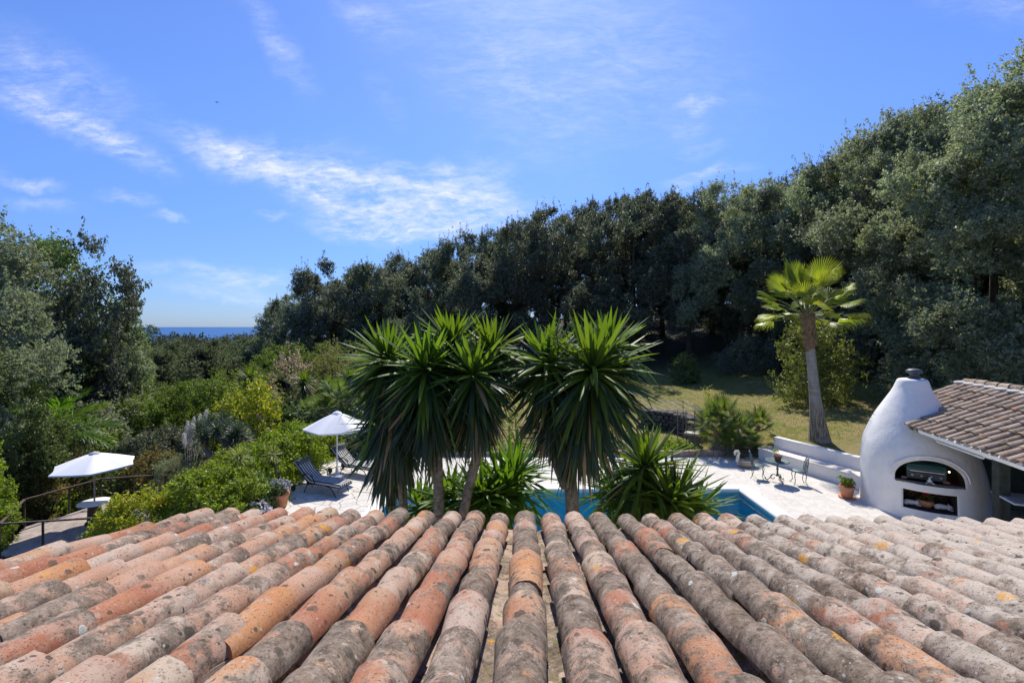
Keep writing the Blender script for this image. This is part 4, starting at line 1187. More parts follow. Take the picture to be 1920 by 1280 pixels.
# pampas grass
x = xat(352, 19); b = Vector((x, 19, gz(x, 19)))
pg = thing('pampas_grass', 'pampas grass with white feathery plumes beside the dragon tree', 'grass', b)
rg = RNG(141); n = 240
az = rg.uniform(0, 6.28, n); V, Fq = sword_leaves(rg, np.stack([np.cos(az) * .1, np.sin(az) * .1, 0 * az], -1), az, rg.uniform(.7, 1.45, n), rg.uniform(1.0, 1.7, n), np.full(n, .014), rg.uniform(.3, .75, n))
MB().add(V, Fq, 0, True).obj('leaf_tuft', M_fan, pg)
M_plume = leaf_mat('plume', (.85, .83, .78), (.74, .7, .64), .4, .8, .1, (1, 1, 1), vary=.04)
for (px_, py_, ln) in [(352, 790, .85), (364, 782, .8), (376, 776, .9), (388, 768, .95), (345, 812, .6), (382, 790, .7), (358, 800, .8)]:
    tp_ = Vector(rel(px_, py_, 19 + rg.uniform(-.3, .3), b)); mb = MB()
    mb.tube([(tp_.x * .2, tp_.y * .2, .1), tp_ * .6, tp_], [.012, .01, .004], 4)
    k = 420; f = rg.uniform(0, 1, k); c = np.outer(1 - f * ln / tp_.length, np.array(tp_))
    w_ = .085 * np.sin(np.clip(f * 2.9 + .25, 0, 3.1))[:, None]
    V, Fq = leaves(rg, c + rg.normal(0, 1, (k, 3)) * w_ * .6, rg.normal(0, 1, (k, 3)), .11, .014)
    mb.add(V, Fq); mb.obj('plume', M_plume, pg)

# dragon tree
d = 18.4; x = xat(400, d); b = Vector((x, d, gz(x, d)))
dt = thing('dragon_tree', 'dragon tree with forked trunk and blue-green spiky heads', 'tree', b)
heads = [(373, 800, 18.2), (395, 790, 18.8), (408, 805, 18.0), (428, 797, 18.6), (445, 805, 18.2), (385, 815, 17.9), (436, 818, 17.9), (418, 785, 19.0), (455, 812, 18.8)]
rg = RNG(151); mb = MB(); fork = Vector(rel(400, 862, d, b))
mb.tube([(0, 0, -.2), fork * .5, fork], [.2, .17, .16], 10)
fl, fr_ = Vector(rel(384, 838, d, b)), Vector(rel(424, 842, d, b))
mb.tube([fork, fork.lerp(fl, .5), fl], [.14, .12, .11], 9); mb.tube([fork, fork.lerp(fr_, .5), fr_], [.14, .12, .11], 9)
for h in heads:
    p = Vector(rel(*h, b)); o_ = fl if h[0] < 405 else fr_
    mb.tube([o_, o_.lerp(p, .5) + Vector((0, 0, -.03)), p], [.1, .08, .07], 8)
mb.obj('trunk', M_bark_pale, dt)
for h in heads:
    rosette_mb(rg, 130, .52, .032, 84, -25, (0, .1)).obj('leaf_crown', M_dragon, dt, rel(*h, b))

# small yucca trees and spiky plants
G_sy = 'small yucca trees in the lower garden'
def small_yucca(label, px, py_head, d, L, n=90, group=G_sy, mat=None, trunk_r=.09, sk=70, base=None, two=None, name='yucca', W=.05, stem=None):
    x = xat(px, d); g = gz(x, d) - .05 if base is None else base
    root = thing(name, label, 'yucca', (x, d, g), 0, group); rg = RNG(int(px * 7 + d))
    h = zat(py_head, d) - g
    lean = (stem or 0) / F * d
    MB().tube([(lean, 0, -.1), (lean * .6, 0, h * .5), (0, 0, h)], [trunk_r * 1.15, trunk_r, trunk_r * .8], 9).obj('trunk', M_ybark, root)
    rosette_mb(rg, n, L, W, 86, -40, (0, .2)).obj('leaf_crown', mat or M_yucca, root, (0, 0, h))
    if sk: skirt_mb(rg, [(0, 0, h - .05), (0, 0, h - .55 * L * 2)], sk, L * .9, W, .07).obj('leaf_skirt', M_yucca_old, root)
    return root


small_yucca('small yucca tree on the left of the group of three, before the pink blossom', 570, 712, 24, .85, 120)
small_yucca('small yucca tree in the middle of the group of three', 616, 722, 24.6, .75, 100)
small_yucca('small yucca tree on the right of the group of three, fullest head', 656, 706, 24.2, .95, 130)
small_yucca('bright spiky yucca head standing alone above the yellow leaved tree', 468, 706, 30, 1.0, 130)
G_st = 'thin stemmed yuccas by the clipped mounds'
small_yucca('taller thin stemmed yucca with a yellow-green starburst head', 450, 850, 13.4, .42, 70, G_st, M_spike, .035, 12, .1, W=.03, stem=12)
small_yucca('shorter thin stemmed yucca behind the terracotta flower pot', 512, 845, 14.4, .36, 36, G_st, M_spike, .035, 8, .1, W=.026, stem=9)
small_yucca('low yellow-green spiky rosette beside the white flowers', 474, 935, 12.7, .42, 60, G_st, M_spike, .04, 0, .1, W=.028)
small_yucca('small bright rosette halfway up beside the taller thin stemmed yucca', 462, 890, 13.5, .2, 30, G_st, M_spike, .02, 0, .1, W=.02)
# white flowers at the roof edge
M_wflower = leaf_mat('white_petal', (.75, .74, .78), (.6, .55, .75), .3, .6, .2, (1, 1, 1), vary=.02)
M_vflower = leaf_mat('violet_petal', (.4, .3, .62), (.72, .68, .8), .3, .6, .2, (1, 1, 1), vary=.02)
M_red = leaf_mat('red_petal', (.6, .02, .05), (.45, .02, .03), .2, .5, .3, (1.2, .8, .8), vary=.02)


def flower_plant(parent, rg, c, r, h, mat, nf, fl=.03, leaf=M_mid, nleaf=300):
    P = np.array(c) + unit(rg.normal(0, 1, (nleaf, 3))) * (rg.uniform(0, 1, nleaf) ** .4)[:, None] * np.array([r, r, h])
    V, Fq = leaves(rg, P, unit(P - np.array(c) + np.array([0, 0, .3])), .07, .045); MB().add(V, Fq).obj('foliage', leaf, parent)
    if nf:
        dd = unit(rg.normal(0, 1, (nf, 3))); dd[:, 2] = np.abs(dd[:, 2])
        Cf = np.array(c) + dd * np.array([r, r, h]) * rg.uniform(.8, 1.15, (nf, 1))
        Pf = np.repeat(Cf, 5, 0) + rg.normal(0, fl * .55, (nf * 5, 3))
        V, Fq = leaves(rg, Pf, np.repeat(dd, 5, 0), fl * 1.6, fl * 1.3); MB().add(V, Fq).obj('blossom', mat, parent)


x = xat(478, 12.4); wf = thing('flower_bush', 'small mound of white flowers at the roof edge left of the flower pot', 'flowers', (x, 12.4, gz(x, 12.4)))
flower_plant(wf, RNG(161), (0, 0, .25), .42, .3, M_wflower, 90, .035)

# right hand garden
kw = dict(n_cl=170, n_each=84, L=.15, W=.065, cl=(.25, .5), inner=.35)
sh('laurel_bush', 'tall yellow-green laurel bush directly behind the tall palm trunk', 1527, 0, 26, 606, 112, M_laurel, .9, seed=171, shoots=40, lob=.42, prof=dome_prof(2.4, .8), **kw)
kw = dict(n_cl=70, n_each=60, L=.14, W=.07, cl=(.25, .45), shoots=20)
sh('shrub', 'little pale bush in the dark gap under the oaks', 1283, 0, 35, 672, 40, M_mid, .9, seed=172, **kw)
sh('understory_bush', 'shaded bush at the foot of the oaks left of the laurel', 1410, 0, 36.5, 640, 120, M_oak, .7, seed=173, **dict(kw, n_cl=150, L=.18))
sh('understory_bush', 'shaded bush at the foot of the oaks right of the laurel', 1640, 0, 31.5, 655, 140, M_oak, .7, seed=174, **dict(kw, n_cl=150, L=.18))
sh('understory_bush', 'twiggy shaded bush right behind the oven chimney', 1740, 0, 24.5, 640, 170, M_oak_light, .7, seed=175, **dict(kw, n_cl=150, L=.16))
sh('understory_bush', 'dark bush above the ridge of the pool house roof', 1880, 0, 21, 640, 190, M_oak_light, .7, seed=176, **dict(kw, n_cl=170, L=.15))
x = xat(1328, 27); sp_ = thing('sapling', 'tiny yellow leaved sapling on the lawn above the bushy palm', 'sapling', (x, 27, gz(x, 27)))
hs = zat(735, 27) - gz(x, 27)
MB().tube([(0, 0, 0), (.02, 0, hs * .6), (0, 0, hs)], [.02, .015, .006], 5).obj('stem', M_bark, sp_)
rg = RNG(177); V, Fq = leaves(rg, np.array([0, 0, hs]) + rg.normal(0, .2, (60, 3)), rg.normal(0, 1, (60, 3)), .14, .09); MB().add(V, Fq).obj('foliage', M_yellow, sp_)
for i, (px_, d_, ty, w_, lab) in enumerate([(1353, 18.95, 834, 34, 'grey lavender cushion below the bushy palm, left one'), (1322, 21.0, 800, 60, 'pale dry lavender bush between the iron pergola and the bushy palm')]):
    sh('lavender_bush', lab, px_, 0, d_, ty, w_, M_lav, .8, seed=178 + i, n_cl=60, n_each=64, L=.12, W=.012, cl=(.1, .18), sink=.02)
kw = dict(n_cl=70, n_each=64, L=.08, W=.05, cl=(.12, .24))
sh('shrub', 'leafy twigs on the far side of the pool in the gap between the yuccas', 968, 0, 20.4, 772, 40, M_laurel, .8, seed=181, **dict(kw, n_cl=34, n_each=24, shoots=16))
sh('shrub', 'low green border plant behind the pool, right of the thick yucca trunk', 1180, 0, 19.4, 822, 90, M_mid, .6, seed=182, **kw)
sh('shrub', 'low bright plants at the left end of the stone kerb', 1262, 0, 19.3, 832, 60, M_bright, .6, seed=183, **kw)
sh('shrub', 'green border plant behind the pool under the left yuccas', 850, 0, 19.6, 800, 130, M_mid, .6, seed=184, **dict(kw, n_cl=120))
# ================================================================= white stucco
m, t = new_mat('white_stucco'); M_white = m
co = t.n('ShaderNodeTexCoord').outputs['Object']
nz = t.noise(co, 1.6, 6, .65); fz = t.noise(co, 30, 4, .6)
st_ = t.noise(t.mapping(co, scale=(5, 5, .7)), 1.2, 5, .6)
col = t.mix(t.rng(nz, .35, .7), (.85, .825, .77), (.76, .735, .68))
col = t.mix(t.rng(st_, .55, .8, 0, .35), col, (.55, .52, .46))
finish(t, principled(t, col, .85, t.bump(t.math('ADD', t.math('MULTIPLY', nz, 2.0), t.math('MULTIPLY', fz, .35)), .5, .035), 0, .25))
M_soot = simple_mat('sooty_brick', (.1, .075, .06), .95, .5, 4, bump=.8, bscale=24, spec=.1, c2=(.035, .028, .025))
M_whitepaint = simple_mat('white_paint', (.8, .8, .78), .4, .05, 3)
M_darkiron = simple_mat('dark_iron', (.035, .033, .032), .5, .3, 20, metal=.6)
M_rustiron = simple_mat('weathered_iron', (.14, .12, .1), .7, .4, 20, metal=.3)
M_capgrey = simple_mat('grey_cowl', (.06, .07, .078), .5, .25, 9)
M_wood = simple_mat('grey_wood', (.36, .3, .26), .8, .35, 3, bump=.4, bscale=30)
M_darkwood = simple_mat('dark_wood', (.06, .04, .028), .7, .4, 4, bump=.4, bscale=30)
M_terra = simple_mat('terracotta', (.5, .22, .12), .85, .2, 7, bump=.3, bscale=50)
M_canvas = simple_mat('white_canvas', (.82, .82, .82), .9, .03, 4, bump=.15, bscale=80)
M_stone = simple_mat('field_stone', (.22, .19, .15), .9, .4, 4, bump=1.0, bscale=8)

# ----------------------------------------------------------------- oven dome
DC = Vector((12.05, 13.5, 0)); camd = Vector((-.667, -.743, 0)).normalized(); rightd = Vector((.743, -.667, 0)).normalized()
prof = [(1.50, -.1, .09), (1.49, 0, .09), (1.45, .35, .08), (1.43, .74, .07), (1.40, 1.22, .02), (1.35, 1.55, -.01), (1.28, 1.85, -.05), (1.17, 2.1, -.08), (1.05, 2.32, -.12), (.88, 2.64, -.15), (.70, 2.96, -.15), (.58, 3.18, -.145), (.46, 3.4, -.14), (.40, 3.58, -.135), (.37, 3.68, -.13), (.34, 3.73, -.13), (.28, 3.745, -.13)]
# smooth the profile
pa = np.array(prof); sidx = np.linspace(0, len(pa) - 1, 56)
def cr(k):
    from_i = np.arange(len(pa)); return np.interp(sidx, from_i, pa[:, k])
pr, pz, ps = cr(0), cr(1), cr(2)
for _ in range(3):
    for arr in (pr, pz, ps): arr[1:-1] = (arr[:-2] + 2 * arr[1:-1] + arr[2:]) / 4
mb = MB(); mb.lathe(list(zip(pr, pz)), 72, mi=0, smooth=True, shift=[(rightd.x * s_, rightd.y * s_) for s_ in ps])
Vd = mb.V[0]; rn = 1 + .003 * np.sin(Vd[:, 0] * 5.1 + Vd[:, 2] * 3.3) * np.cos(Vd[:, 1] * 4.3 - Vd[:, 2] * 2.1) + .0015 * np.sin(Vd[:, 0] * 13 + Vd[:, 1] * 11 + Vd[:, 2] * 9); mb.V[0] = Vd * np.stack([rn, rn, np.ones(len(rn))], -1)
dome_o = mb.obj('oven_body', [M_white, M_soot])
nd = (camd * math.cos(rad(10.7)) + rightd * math.sin(rad(10.7))).normalized(); td = Vector((-nd.y, nd.x, 0))
if td.dot(rightd) < 0: td = -td


def nloc(a, b, z):      # niche coordinates: a along the face to the right, b outwards, z up
    return tuple(td * a + nd * b + Vector((0, 0, z)))


def cutter(outline, b0, b1, mi):
    n = len(outline); c = MB()
    V = [nloc(a, b0, z) for a, z in outline] + [nloc(a, b1, z) for a, z in outline]
    Fc = [list(range(n)), list(range(n, 2 * n))[::-1]] + [[i, n + i, n + (i + 1) % n, (i + 1) % n] for i in range(n)]
    c.add(V, Fc, mi)
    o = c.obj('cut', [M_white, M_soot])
    bm = bmesh.new(); bm.from_mesh(o.data); bmesh.ops.recalc_face_normals(bm, faces=bm.faces); bm.to_mesh(o.data); bm.free()
    return o


SILL, ARCH_W, ARCH_H = .99, .72, .66
arch = [(-ARCH_W, SILL)] + [(ARCH_W * -math.cos(x), SILL + .12 + (ARCH_H - .12) * math.sin(x)) for x in np.linspace(0, math.pi, 25)] + [(ARCH_W, SILL)]
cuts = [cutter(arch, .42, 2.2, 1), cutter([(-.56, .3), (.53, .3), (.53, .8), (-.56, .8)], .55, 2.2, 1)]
for c in cuts:
    md = dome_o.modifiers.new('b', 'BOOLEAN'); md.operation = 'DIFFERENCE'; md.object = c; md.solver = 'EXACT'
dg = bpy.context.evaluated_depsgraph_get(); me2 = bpy.data.meshes.new_from_object(dome_o.evaluated_get(dg))
dome_o.modifiers.clear(); old = dome_o.data; dome_o.data = me2; bpy.data.meshes.remove(old)
for c in cuts:
    md_ = c.data; bpy.data.objects.remove(c); bpy.data.meshes.remove(md_)
oven = thing('garden_oven', 'big white bottle shaped masonry barbecue oven with arched opening and dark chimney cowl', 'oven', DC)
dome_o.parent = oven
mb = MB()
pts = [nloc(a * 1.14, 1.335 - .06 * (z - SILL) - .22 * a * a, SILL + .0 + (z - SILL) * 1.17) for a, z in arch[1:-1]]
mb.tube(pts, .022, 8); mb.obj('arch_moulding', M_white, oven)
cc = rightd * -.13
mb = MB(); mb.lathe([(.15, 3.7), (.15, 3.77), (.11, 3.8), (.1, 3.88), (.13, 3.905), (.19, 3.915), (.205, 3.95), (.185, 4.0), (.12, 4.035), (.04, 4.05), (.001, 4.05)], 24, (cc.x + .05, cc.y, 0)); mb.obj('chimney_cowl', M_capgrey, oven)
# brick hearth sill
mb = MB()
for k in range(13):
    a = -.66 + k * .11; mb.box(nloc(a, 1.28 - .2 * a * a, SILL + .012), (.1, .16, .045), math.atan2(td.y, td.x))
mb.obj('hearth_brick', simple_mat('hearth_brick', (.2, .16, .125), .9, .35, 9, bump=.6), oven, bevel=.006)
mb = MB()
mb.box(nloc(.86, 1.16, .45), (.09, .02, .09), math.atan2(td.y, td.x)); mb.obj('vent_cover', M_rustiron, oven)


def nthing(name, label, cat, a, b, z, group=None):
    p = DC + Vector(nloc(a, b, z)); return thing(name, label, cat, p, math.atan2(td.y, td.x), group)


M_green = simple_mat('green_enamel', (.03, .09, .07), .35, .15, 4)
g = nthing('gas_grill', 'dark green hooded gas grill with four knobs inside the oven arch', 'grill', -.03, .92, SILL)
MB().box((0, 0, .16), (.84, .34, .2)).obj('firebox', simple_mat('grill_black', (.035, .045, .045), .4, .2, 5), g, bevel=.015)
mb = MB(); out = [(-.17, .0), (-.17, .1), (-.13, .2), (-.04, .26), (.06, .26), (.15, .2), (.17, 0)]
V = [(x, y, z + .265) for x in (-.42, .42) for y, z in out]; n = len(out)
mb.add(V, [list(range(n))[::-1], list(range(n, 2 * n))] + [[i, (i + 1) % n, n + (i + 1) % n, n + i] for i in range(n)]); mb.obj('hood', M_green, g, bevel=.01)
mb = MB(); mb.tube([(-.36, -.21, .3), (.36, -.21, .3)], .014, 8); mb.obj('handle', M_whitepaint, g)
for k in range(4):
    MB().lathe([(.036, 0), (.03, .03), (.001, .032)], 14).obj('knob', simple_mat('steel', (.6, .6, .6), .3, .1, 5, metal=.8), g, (-.3 + k * .2, -.172, .17)).rotation_euler = (rad(90), 0, 0)
bk = nthing('brick', 'pale loose brick at the left of the gas grill', 'brick', -.5, 1.05, SILL + .035); MB().box((0, 0, .03), (.12, .06, .055)).obj('brick_body', simple_mat('pale_brick', (.4, .27, .18), .9, .2, 9), bk, bevel=.006)
bk = nthing('brick', 'reddish loose brick at the right of the gas grill', 'brick', .38, 1.06, SILL + .035); MB().box((0, 0, .03), (.14, .06, .055)).obj('brick_body', M_terra, bk, bevel=.006)
fg = nthing('figurine', 'small white sitting figurine with spread legs on the oven sill', 'figurine', .0, 1.27, SILL + .035)
mb = MB(); mb.ball((0, 0, .065), (.035, .03, .045), 12, 8); mb.ball((0, 0, .125), .027, 12, 8); mb.ball((-.018, 0, .152), .01, 8, 6); mb.ball((.018, 0, .152), .01, 8, 6)
mb.tube([(-.02, -.02, .035), (-.06, -.05, .02), (-.09, -.07, .012)], [.016, .013, .012], 8); mb.tube([(.02, -.02, .035), (.06, -.05, .02), (.09, -.07, .012)], [.016, .013, .012], 8)
mb.tube([(-.03, 0, .085), (-.06, -.02, .06)], [.011, .009], 8); mb.tube([(.03, 0, .085), (.06, -.02, .06)], [.011, .009], 8)
mb.obj('figurine_body', M_whitepaint, fg)
lb = nthing('oven_lamp', 'small glowing lamp at the right inside the oven arch', 'lamp', .5, .8, SILL + .3)
m, t = new_mat('warm_bulb'); finish(t, t.n('ShaderNodeEmission', {'Color': (1, .7, .35), 'Strength': 9.0}))
MB().ball((0, 0, 0), .02, 10, 8).obj('bulb', m, lb); MB().tube([(0, .03, 0), (0, .42, 0)], .012, 8).obj('lamp_holder', M_darkiron, lb)
# lower niche
lt = nthing('lattice', 'brown diagonal lattice closing the back of the lower oven niche', 'lattice', -.015, .6, .3)
mb = MB()
for k in range(-5, 12):
    for sg in (-1, 1):
        x0 = -.54 + k * .14; pts = []
        for s_ in np.linspace(0, 1, 9):
            x = x0 + sg * (s_ * .5 - .25) + .0; z = s_ * .49
            if -.53 < x < .53: pts.append((x, .004 * sg, z))
        if len(pts) > 1: mb.tube(pts, .009, 4)
mb.obj('lattice_slat', simple_mat('lattice_wood', (.2, .15, .09), .8, .3, 9), lt)
pt = nthing('flower_pot', 'round terracotta pot of red flowers in the lower oven niche', 'flower pot', -.03, 1.0, .3)
MB().lathe([(.1, 0), (.15, .05), (.175, .12), (.165, .17), (.18, .18), (.165, .19), (.14, .17), (.001, .15)], 22).obj('pot', M_terra, pt)
flower_plant(pt, RNG(201), (0, 0, .24), .19, .1, M_red, 0, leaf=M_mid, nleaf=200)
V, Fq = leaves(RNG(202), np.array([.0, -.05, .34]) + RNG(203).normal(0, .035, (50, 3)), RNG(204).normal(0, 1, (50, 3)), .05, .045); MB().add(V, Fq).obj('blossom', M_red, pt)


def dog(label, a, b):
    r = nthing('animal_figurine', label, 'figurine', a, b, .3, 'white animal figurines in the oven niche'); mb = MB()
    mb.ball((0, 0, .055), (.13, .055, .055), 14, 8); mb.ball((.12, 0, .065), (.05, .042, .042), 12, 8); mb.ball((.165, 0, .055), (.025, .02, .018), 10, 6)
    for s in (-1, 1):
        mb.tube([(.11, .03 * s, .095), (.105, .035 * s, .125)], [.014, .004], 6); mb.tube([(.08, .045 * s, .03), (.17, .05 * s, .015)], [.02, .014], 8); mb.ball((-.08, .045 * s, .035), (.05, .025, .035), 10, 6)
    mb.tube([(-.12, 0, .06), (-.155, 0, .09), (-.15, 0, .14), (-.135, 0, .17)], [.016, .015, .013, .008], 8)
    mb.xf(Matrix.Scale(1.3, 4)).obj('figurine_body', M_whitepaint, r); return r


dog('white lying animal figurine left of the red flower pot', -.36, 1.02)
dog('white lying animal figurine right of the red flower pot', .3, 1.02)

# ----------------------------------------------------------------- white bench wall
bt = thing('masonry_bench', 'long white masonry bench with a high back beside the white oven', 'bench', (9.85, 18.1, 0))
A_ = Vector((9.85, 18.1)); B_ = Vector((11.25, 14.75)); ax = (B_ - A_).normalized(); nx = Vector((-ax.y, ax.x)); L_ = (B_ - A_).length + .5
if nx.x < 0: nx = -nx


def bl(s_, o_, z): p = ax * s_ + nx * o_; return (p.x, p.y, z)


def slab(s0, s1, o0, o1, z0, z1, mat, name, bev=.02):
    c = [bl(s0, o0, 0), bl(s1, o0, 0), bl(s1, o1, 0), bl(s0, o1, 0)]
    V = [(x, y, z0) for x, y, _ in c] + [(x, y, z1) for x, y, _ in c]
    mbx = MB().add(V, np.array([(0, 1, 2, 3), (4, 7, 6, 5), (0, 4, 5, 1), (1, 5, 6, 2), (2, 6, 7, 3), (3, 7, 4, 0)])); o_ = mbx.obj(name, mat, bt, bevel=bev)
    bm = bmesh.new(); bm.from_mesh(o_.data); bmesh.ops.recalc_face_normals(bm, faces=bm.faces); bm.to_mesh(o_.data); bm.free()


slab(-.1, L_, .04, .62, -.1, .40, M_white, 'base')
slab(-.12, L_, .0, .62, .402, .46, simple_mat('seat_slab', (.76, .69, .6), .8, .14, 2.5, bump=.2), 'seat')
slab(.12, L_, .622, .86, -.1, .9, M_white, 'backrest', .04)


# ----------------------------------------------------------------- rough stone walls and kerb
def stone_wall(name, label, cat, pts, h, w, seed, mat=None, rs=.17):
    rg = RNG(seed); root = thing(name, label, cat, (pts[0][0], pts[0][1], gz(*pts[0]))); mb = MB(); z0 = root.location.z
    P = [Vector((*p, 0)) for p in pts]
    for i in range(len(P) - 1):
        seg = P[i + 1] - P[i]; n = max(1, int(seg.length / (rs * 1.15))); nr = max(1, int(h / (rs * .75)))
        for a in range(n):
            for r in range(nr):
                for s in (-1, 1):
                    c = P[i] + seg * ((a + .5 + .5 * (r % 2) * .8) / n) - P[0]
                    nn = Vector((-seg.y, seg.x, 0)).normalized()
                    c = c + nn * s * w * .25
                    k = mb.n; sz = np.array([rs * rg.uniform(.5, .75), w * .36, rs * rg.uniform(.36, .5)])
                    th = math.atan2(seg.y, seg.x) + rg.normal(0, .12)
                    m2 = MB().ball((0, 0, 0), 1.0, 10, 6, smooth=False); V = np.concatenate(m2.V)
                    V = np.sign(V) * np.abs(V) ** .6 + rg.normal(0, .06, V.shape); V *= sz
                    R = np.array([[math.cos(th), -math.sin(th), 0], [math.sin(th), math.cos(th), 0], [0, 0, 1]])
                    V = V @ R.T + np.array([c.x, c.y, (r + .5) * h / nr + rg.normal(0, .01)])
                    for g_, _, _ in m2.Fs: mb.Fs.append((g_ + mb.n, 0, False))
                    mb.V.append(V); mb.n += len(V)
    mb.obj('stonework', mat or M_stone, root); return root


stone_wall('stone_wall', 'rough dark stone retaining wall at the back end of the white bench', 'stone wall', [(9.55, 18.75), (10.0, 19.5), (10.3, 20.3)], .78, .5, 211)
kb = thing('stone_kerb', 'low terracotta coloured kerb along the back edge of the terrace', 'kerb', (4.0, 18.6, 0))
rg = RNG(212); mb = MB()
for k in range(26):
    x = .2 + k * .235 - .1; mb.box((x, .05 + rg.normal(0, .01), .1 + rg.normal(0, .006)), (.225, .2, .26), rg.normal(0, .02))
mb.obj('kerb_stone', simple_mat('kerb_stone', (.3, .22, .16), .9, .4, 3, bump=.6), kb, bevel=.015)
kb2 = thing('stone_kerb', 'long grey stone kerb of the border across the far pool side', 'kerb', (-5.6, 18.6, 0))
mb = MB()
for k in range(40):
    mb.box((k * .235, .05 + rg.normal(0, .012), .06 + rg.normal(0, .01)), (.225, .2, .22), rg.normal(0, .02))
mb.obj('kerb_stone', M_stone, kb2, bevel=.015)
stone_wall('stone_wall', 'dark dry stone bank behind the iron pergola', 'stone wall', [(xat(1200, 24), 24), (xat(1265, 23), 23), (xat(1312, 21.3), 21.3)], .95, .7, 213, simple_mat('dark_stone', (.1, .09, .075), .9, .4, 4, bump=1.0, bscale=8), rs=.24)
rk = thing('rock', 'grey boulder at the foot of the tall palm', 'rock', at(1541, 834, 18.95)); rk.location.z = gz(rk.location.x, rk.location.y)
m2 = MB().ball((0, 0, .1), (.22, .2, .15), 14, 9); V = m2.V[0]; m2.V[0] = V + RNG(5).normal(0, .012, V.shape); m2.obj('rock_body', simple_mat('boulder', (.3, .27, .22), .9, .3, 5, bump=.8), rk)

# stone seat under the pergola
ss = thing('stone_seat', 'pale stone slab seat on a block under the iron pergola', 'bench', (xat(1298, 20.2), 20.2, gz(xat(1298, 20.2), 20.2)))
MB().box((0, 0, .5), (.62, .45, .09), -.5).obj('slab', simple_mat('pale_slab', (.5, .46, .4), .85, .2, 4, bump=.5), ss, bevel=.02); MB().box((.08, .05, .22), (.42, .3, .46), -.5).obj('block', M_stone, ss, bevel=.03)

# iron pergola
pl_d0, pl_d1 = 18.95, 20.9
x0, x1 = xat(1196, pl_d0), xat(1316, pl_d0); zf = 1.76; gp = .05
pgl = thing('iron_pergola', 'thin rusty iron pergola with a ladder-like flat top beyond the pool', 'pergola', (x0, pl_d0, gp))
mb = MB(); yb = pl_d1 - pl_d0
mb.tube([(0, 0, zf), (x1 - x0, 0, zf)], .02, 6); mb.tube([(0, yb, zf + .1), (x1 - x0 - .05, yb, zf + .1)], .02, 6)
for k in range(8):
    xx = (x1 - x0) * k / 7; mb.tube([(xx, 0, zf + .012), (xx - .05, yb, zf + .112)], .016, 6)
mb.obj('top_frame', simple_mat('pale_iron', (.36, .31, .27), .7, .25, 20), pgl)
for xx, y_, hh_ in [(0, 0, zf), (x1 - x0, 0, zf), (0, yb, zf + .1), (x1 - x0 - .05, yb, zf + .1), (x1 - x0 - .3, 0, zf), (x1 - x0 - .62, .1, zf), (x1 - x0 - .9, .3, zf)]:
    MB().tube([(xx, y_, -.1), (xx, y_, hh_)], .018, 6).obj('post', M_rustiron, pgl)
mb = MB()
for zz in (.25, .75): mb.tube([(x1 - x0 - .9, .3, zz), (x1 - x0 - .62, .1, zz), (x1 - x0 - .3, 0, zz), (x1 - x0, 0, zz)], .01, 5)
mb.obj('rail', M_rustiron, pgl)
# wire fence across the far side of the pool seen between the yuccas
fnc = thing('wire_fence', 'thin iron railing crossing the gap between the two big yuccas', 'fence', (-1.6, 19.6, .05))
mb = MB()
for k in range(9): mb.tube([(k * .6, 0, -.1), (k * .6, 0, .82)], .014, 5)
mb.tube([(0, 0, .8), (4.8, 0, .8)], .014, 5); mb.tube([(0, 0, .2), (4.8, 0, .2)], .01, 5); mb.obj('railing', M_rustiron, fnc)

# wooden bench
wb = thing('wooden_bench', 'brown wooden bench on the lawn, seen in the gap between the yuccas', 'bench', (xat(1004, 19.5), 19.5, gz(1.0, 19.5)), 0)
M_bw = simple_mat('bench_wood', (.22, .12, .05), .7, .3, 4, bump=.3)
mb = MB()
for k in range(3): mb.box((0, -.18 + k * .15, .43), (1.4, .13, .04))
mb.obj('seat', M_bw, wb, bevel=.006)
mb = MB(); mb.box((0, .3, .86), (1.4, .035, .14)); mb.box((0, .27, .64), (1.4, .035, .12)); mb.obj('backrest', M_bw, wb, bevel=.006)
for sx_ in (-.62, .62):
    MB().box((sx_, -.18, .2), (.07, .07, .42)).obj('leg', M_bw, wb, bevel=.006); MB().box((sx_, .335, .42), (.07, .05, .9)).obj('leg', M_bw, wb, bevel=.006)

# ----------------------------------------------------------------- swan planter
sw = thing('swan_planter', 'stone swan planter with a white curved neck on the terrace', 'planter', (xat(1400, 17.2), 17.2, 0), rad(180))
mb = MB(); V0 = []
mb.lathe([(.12, 0), (.24, .06), (.3, .16), (.29, .24), (.25, .25), (.2, .2), (.001, .17)], 22); mb.V = [v * np.array([1.25, .8, 1]) for v in mb.V]
mb.tube([(-.3, 0, .14), (-.42, 0, .24), (-.4, 0, .27)], [.1, .05, .02], 8)
mb.obj('body', simple_mat('weathered_stone', (.36, .3, .22), .9, .3, 5, bump=.5), sw)
mb = MB(); mb.tube([(.27, 0, .14), (.36, 0, .26), (.33, 0, .4), (.29, 0, .52), (.33, 0, .6), (.41, 0, .59), (.45, 0, .51), (.44, 0, .44)], [.08, .065, .052, .046, .046, .048, .046, .018], 10)
mb.obj('neck', simple_mat('white_stone', (.68, .64, .56), .8, .12, 6), sw)


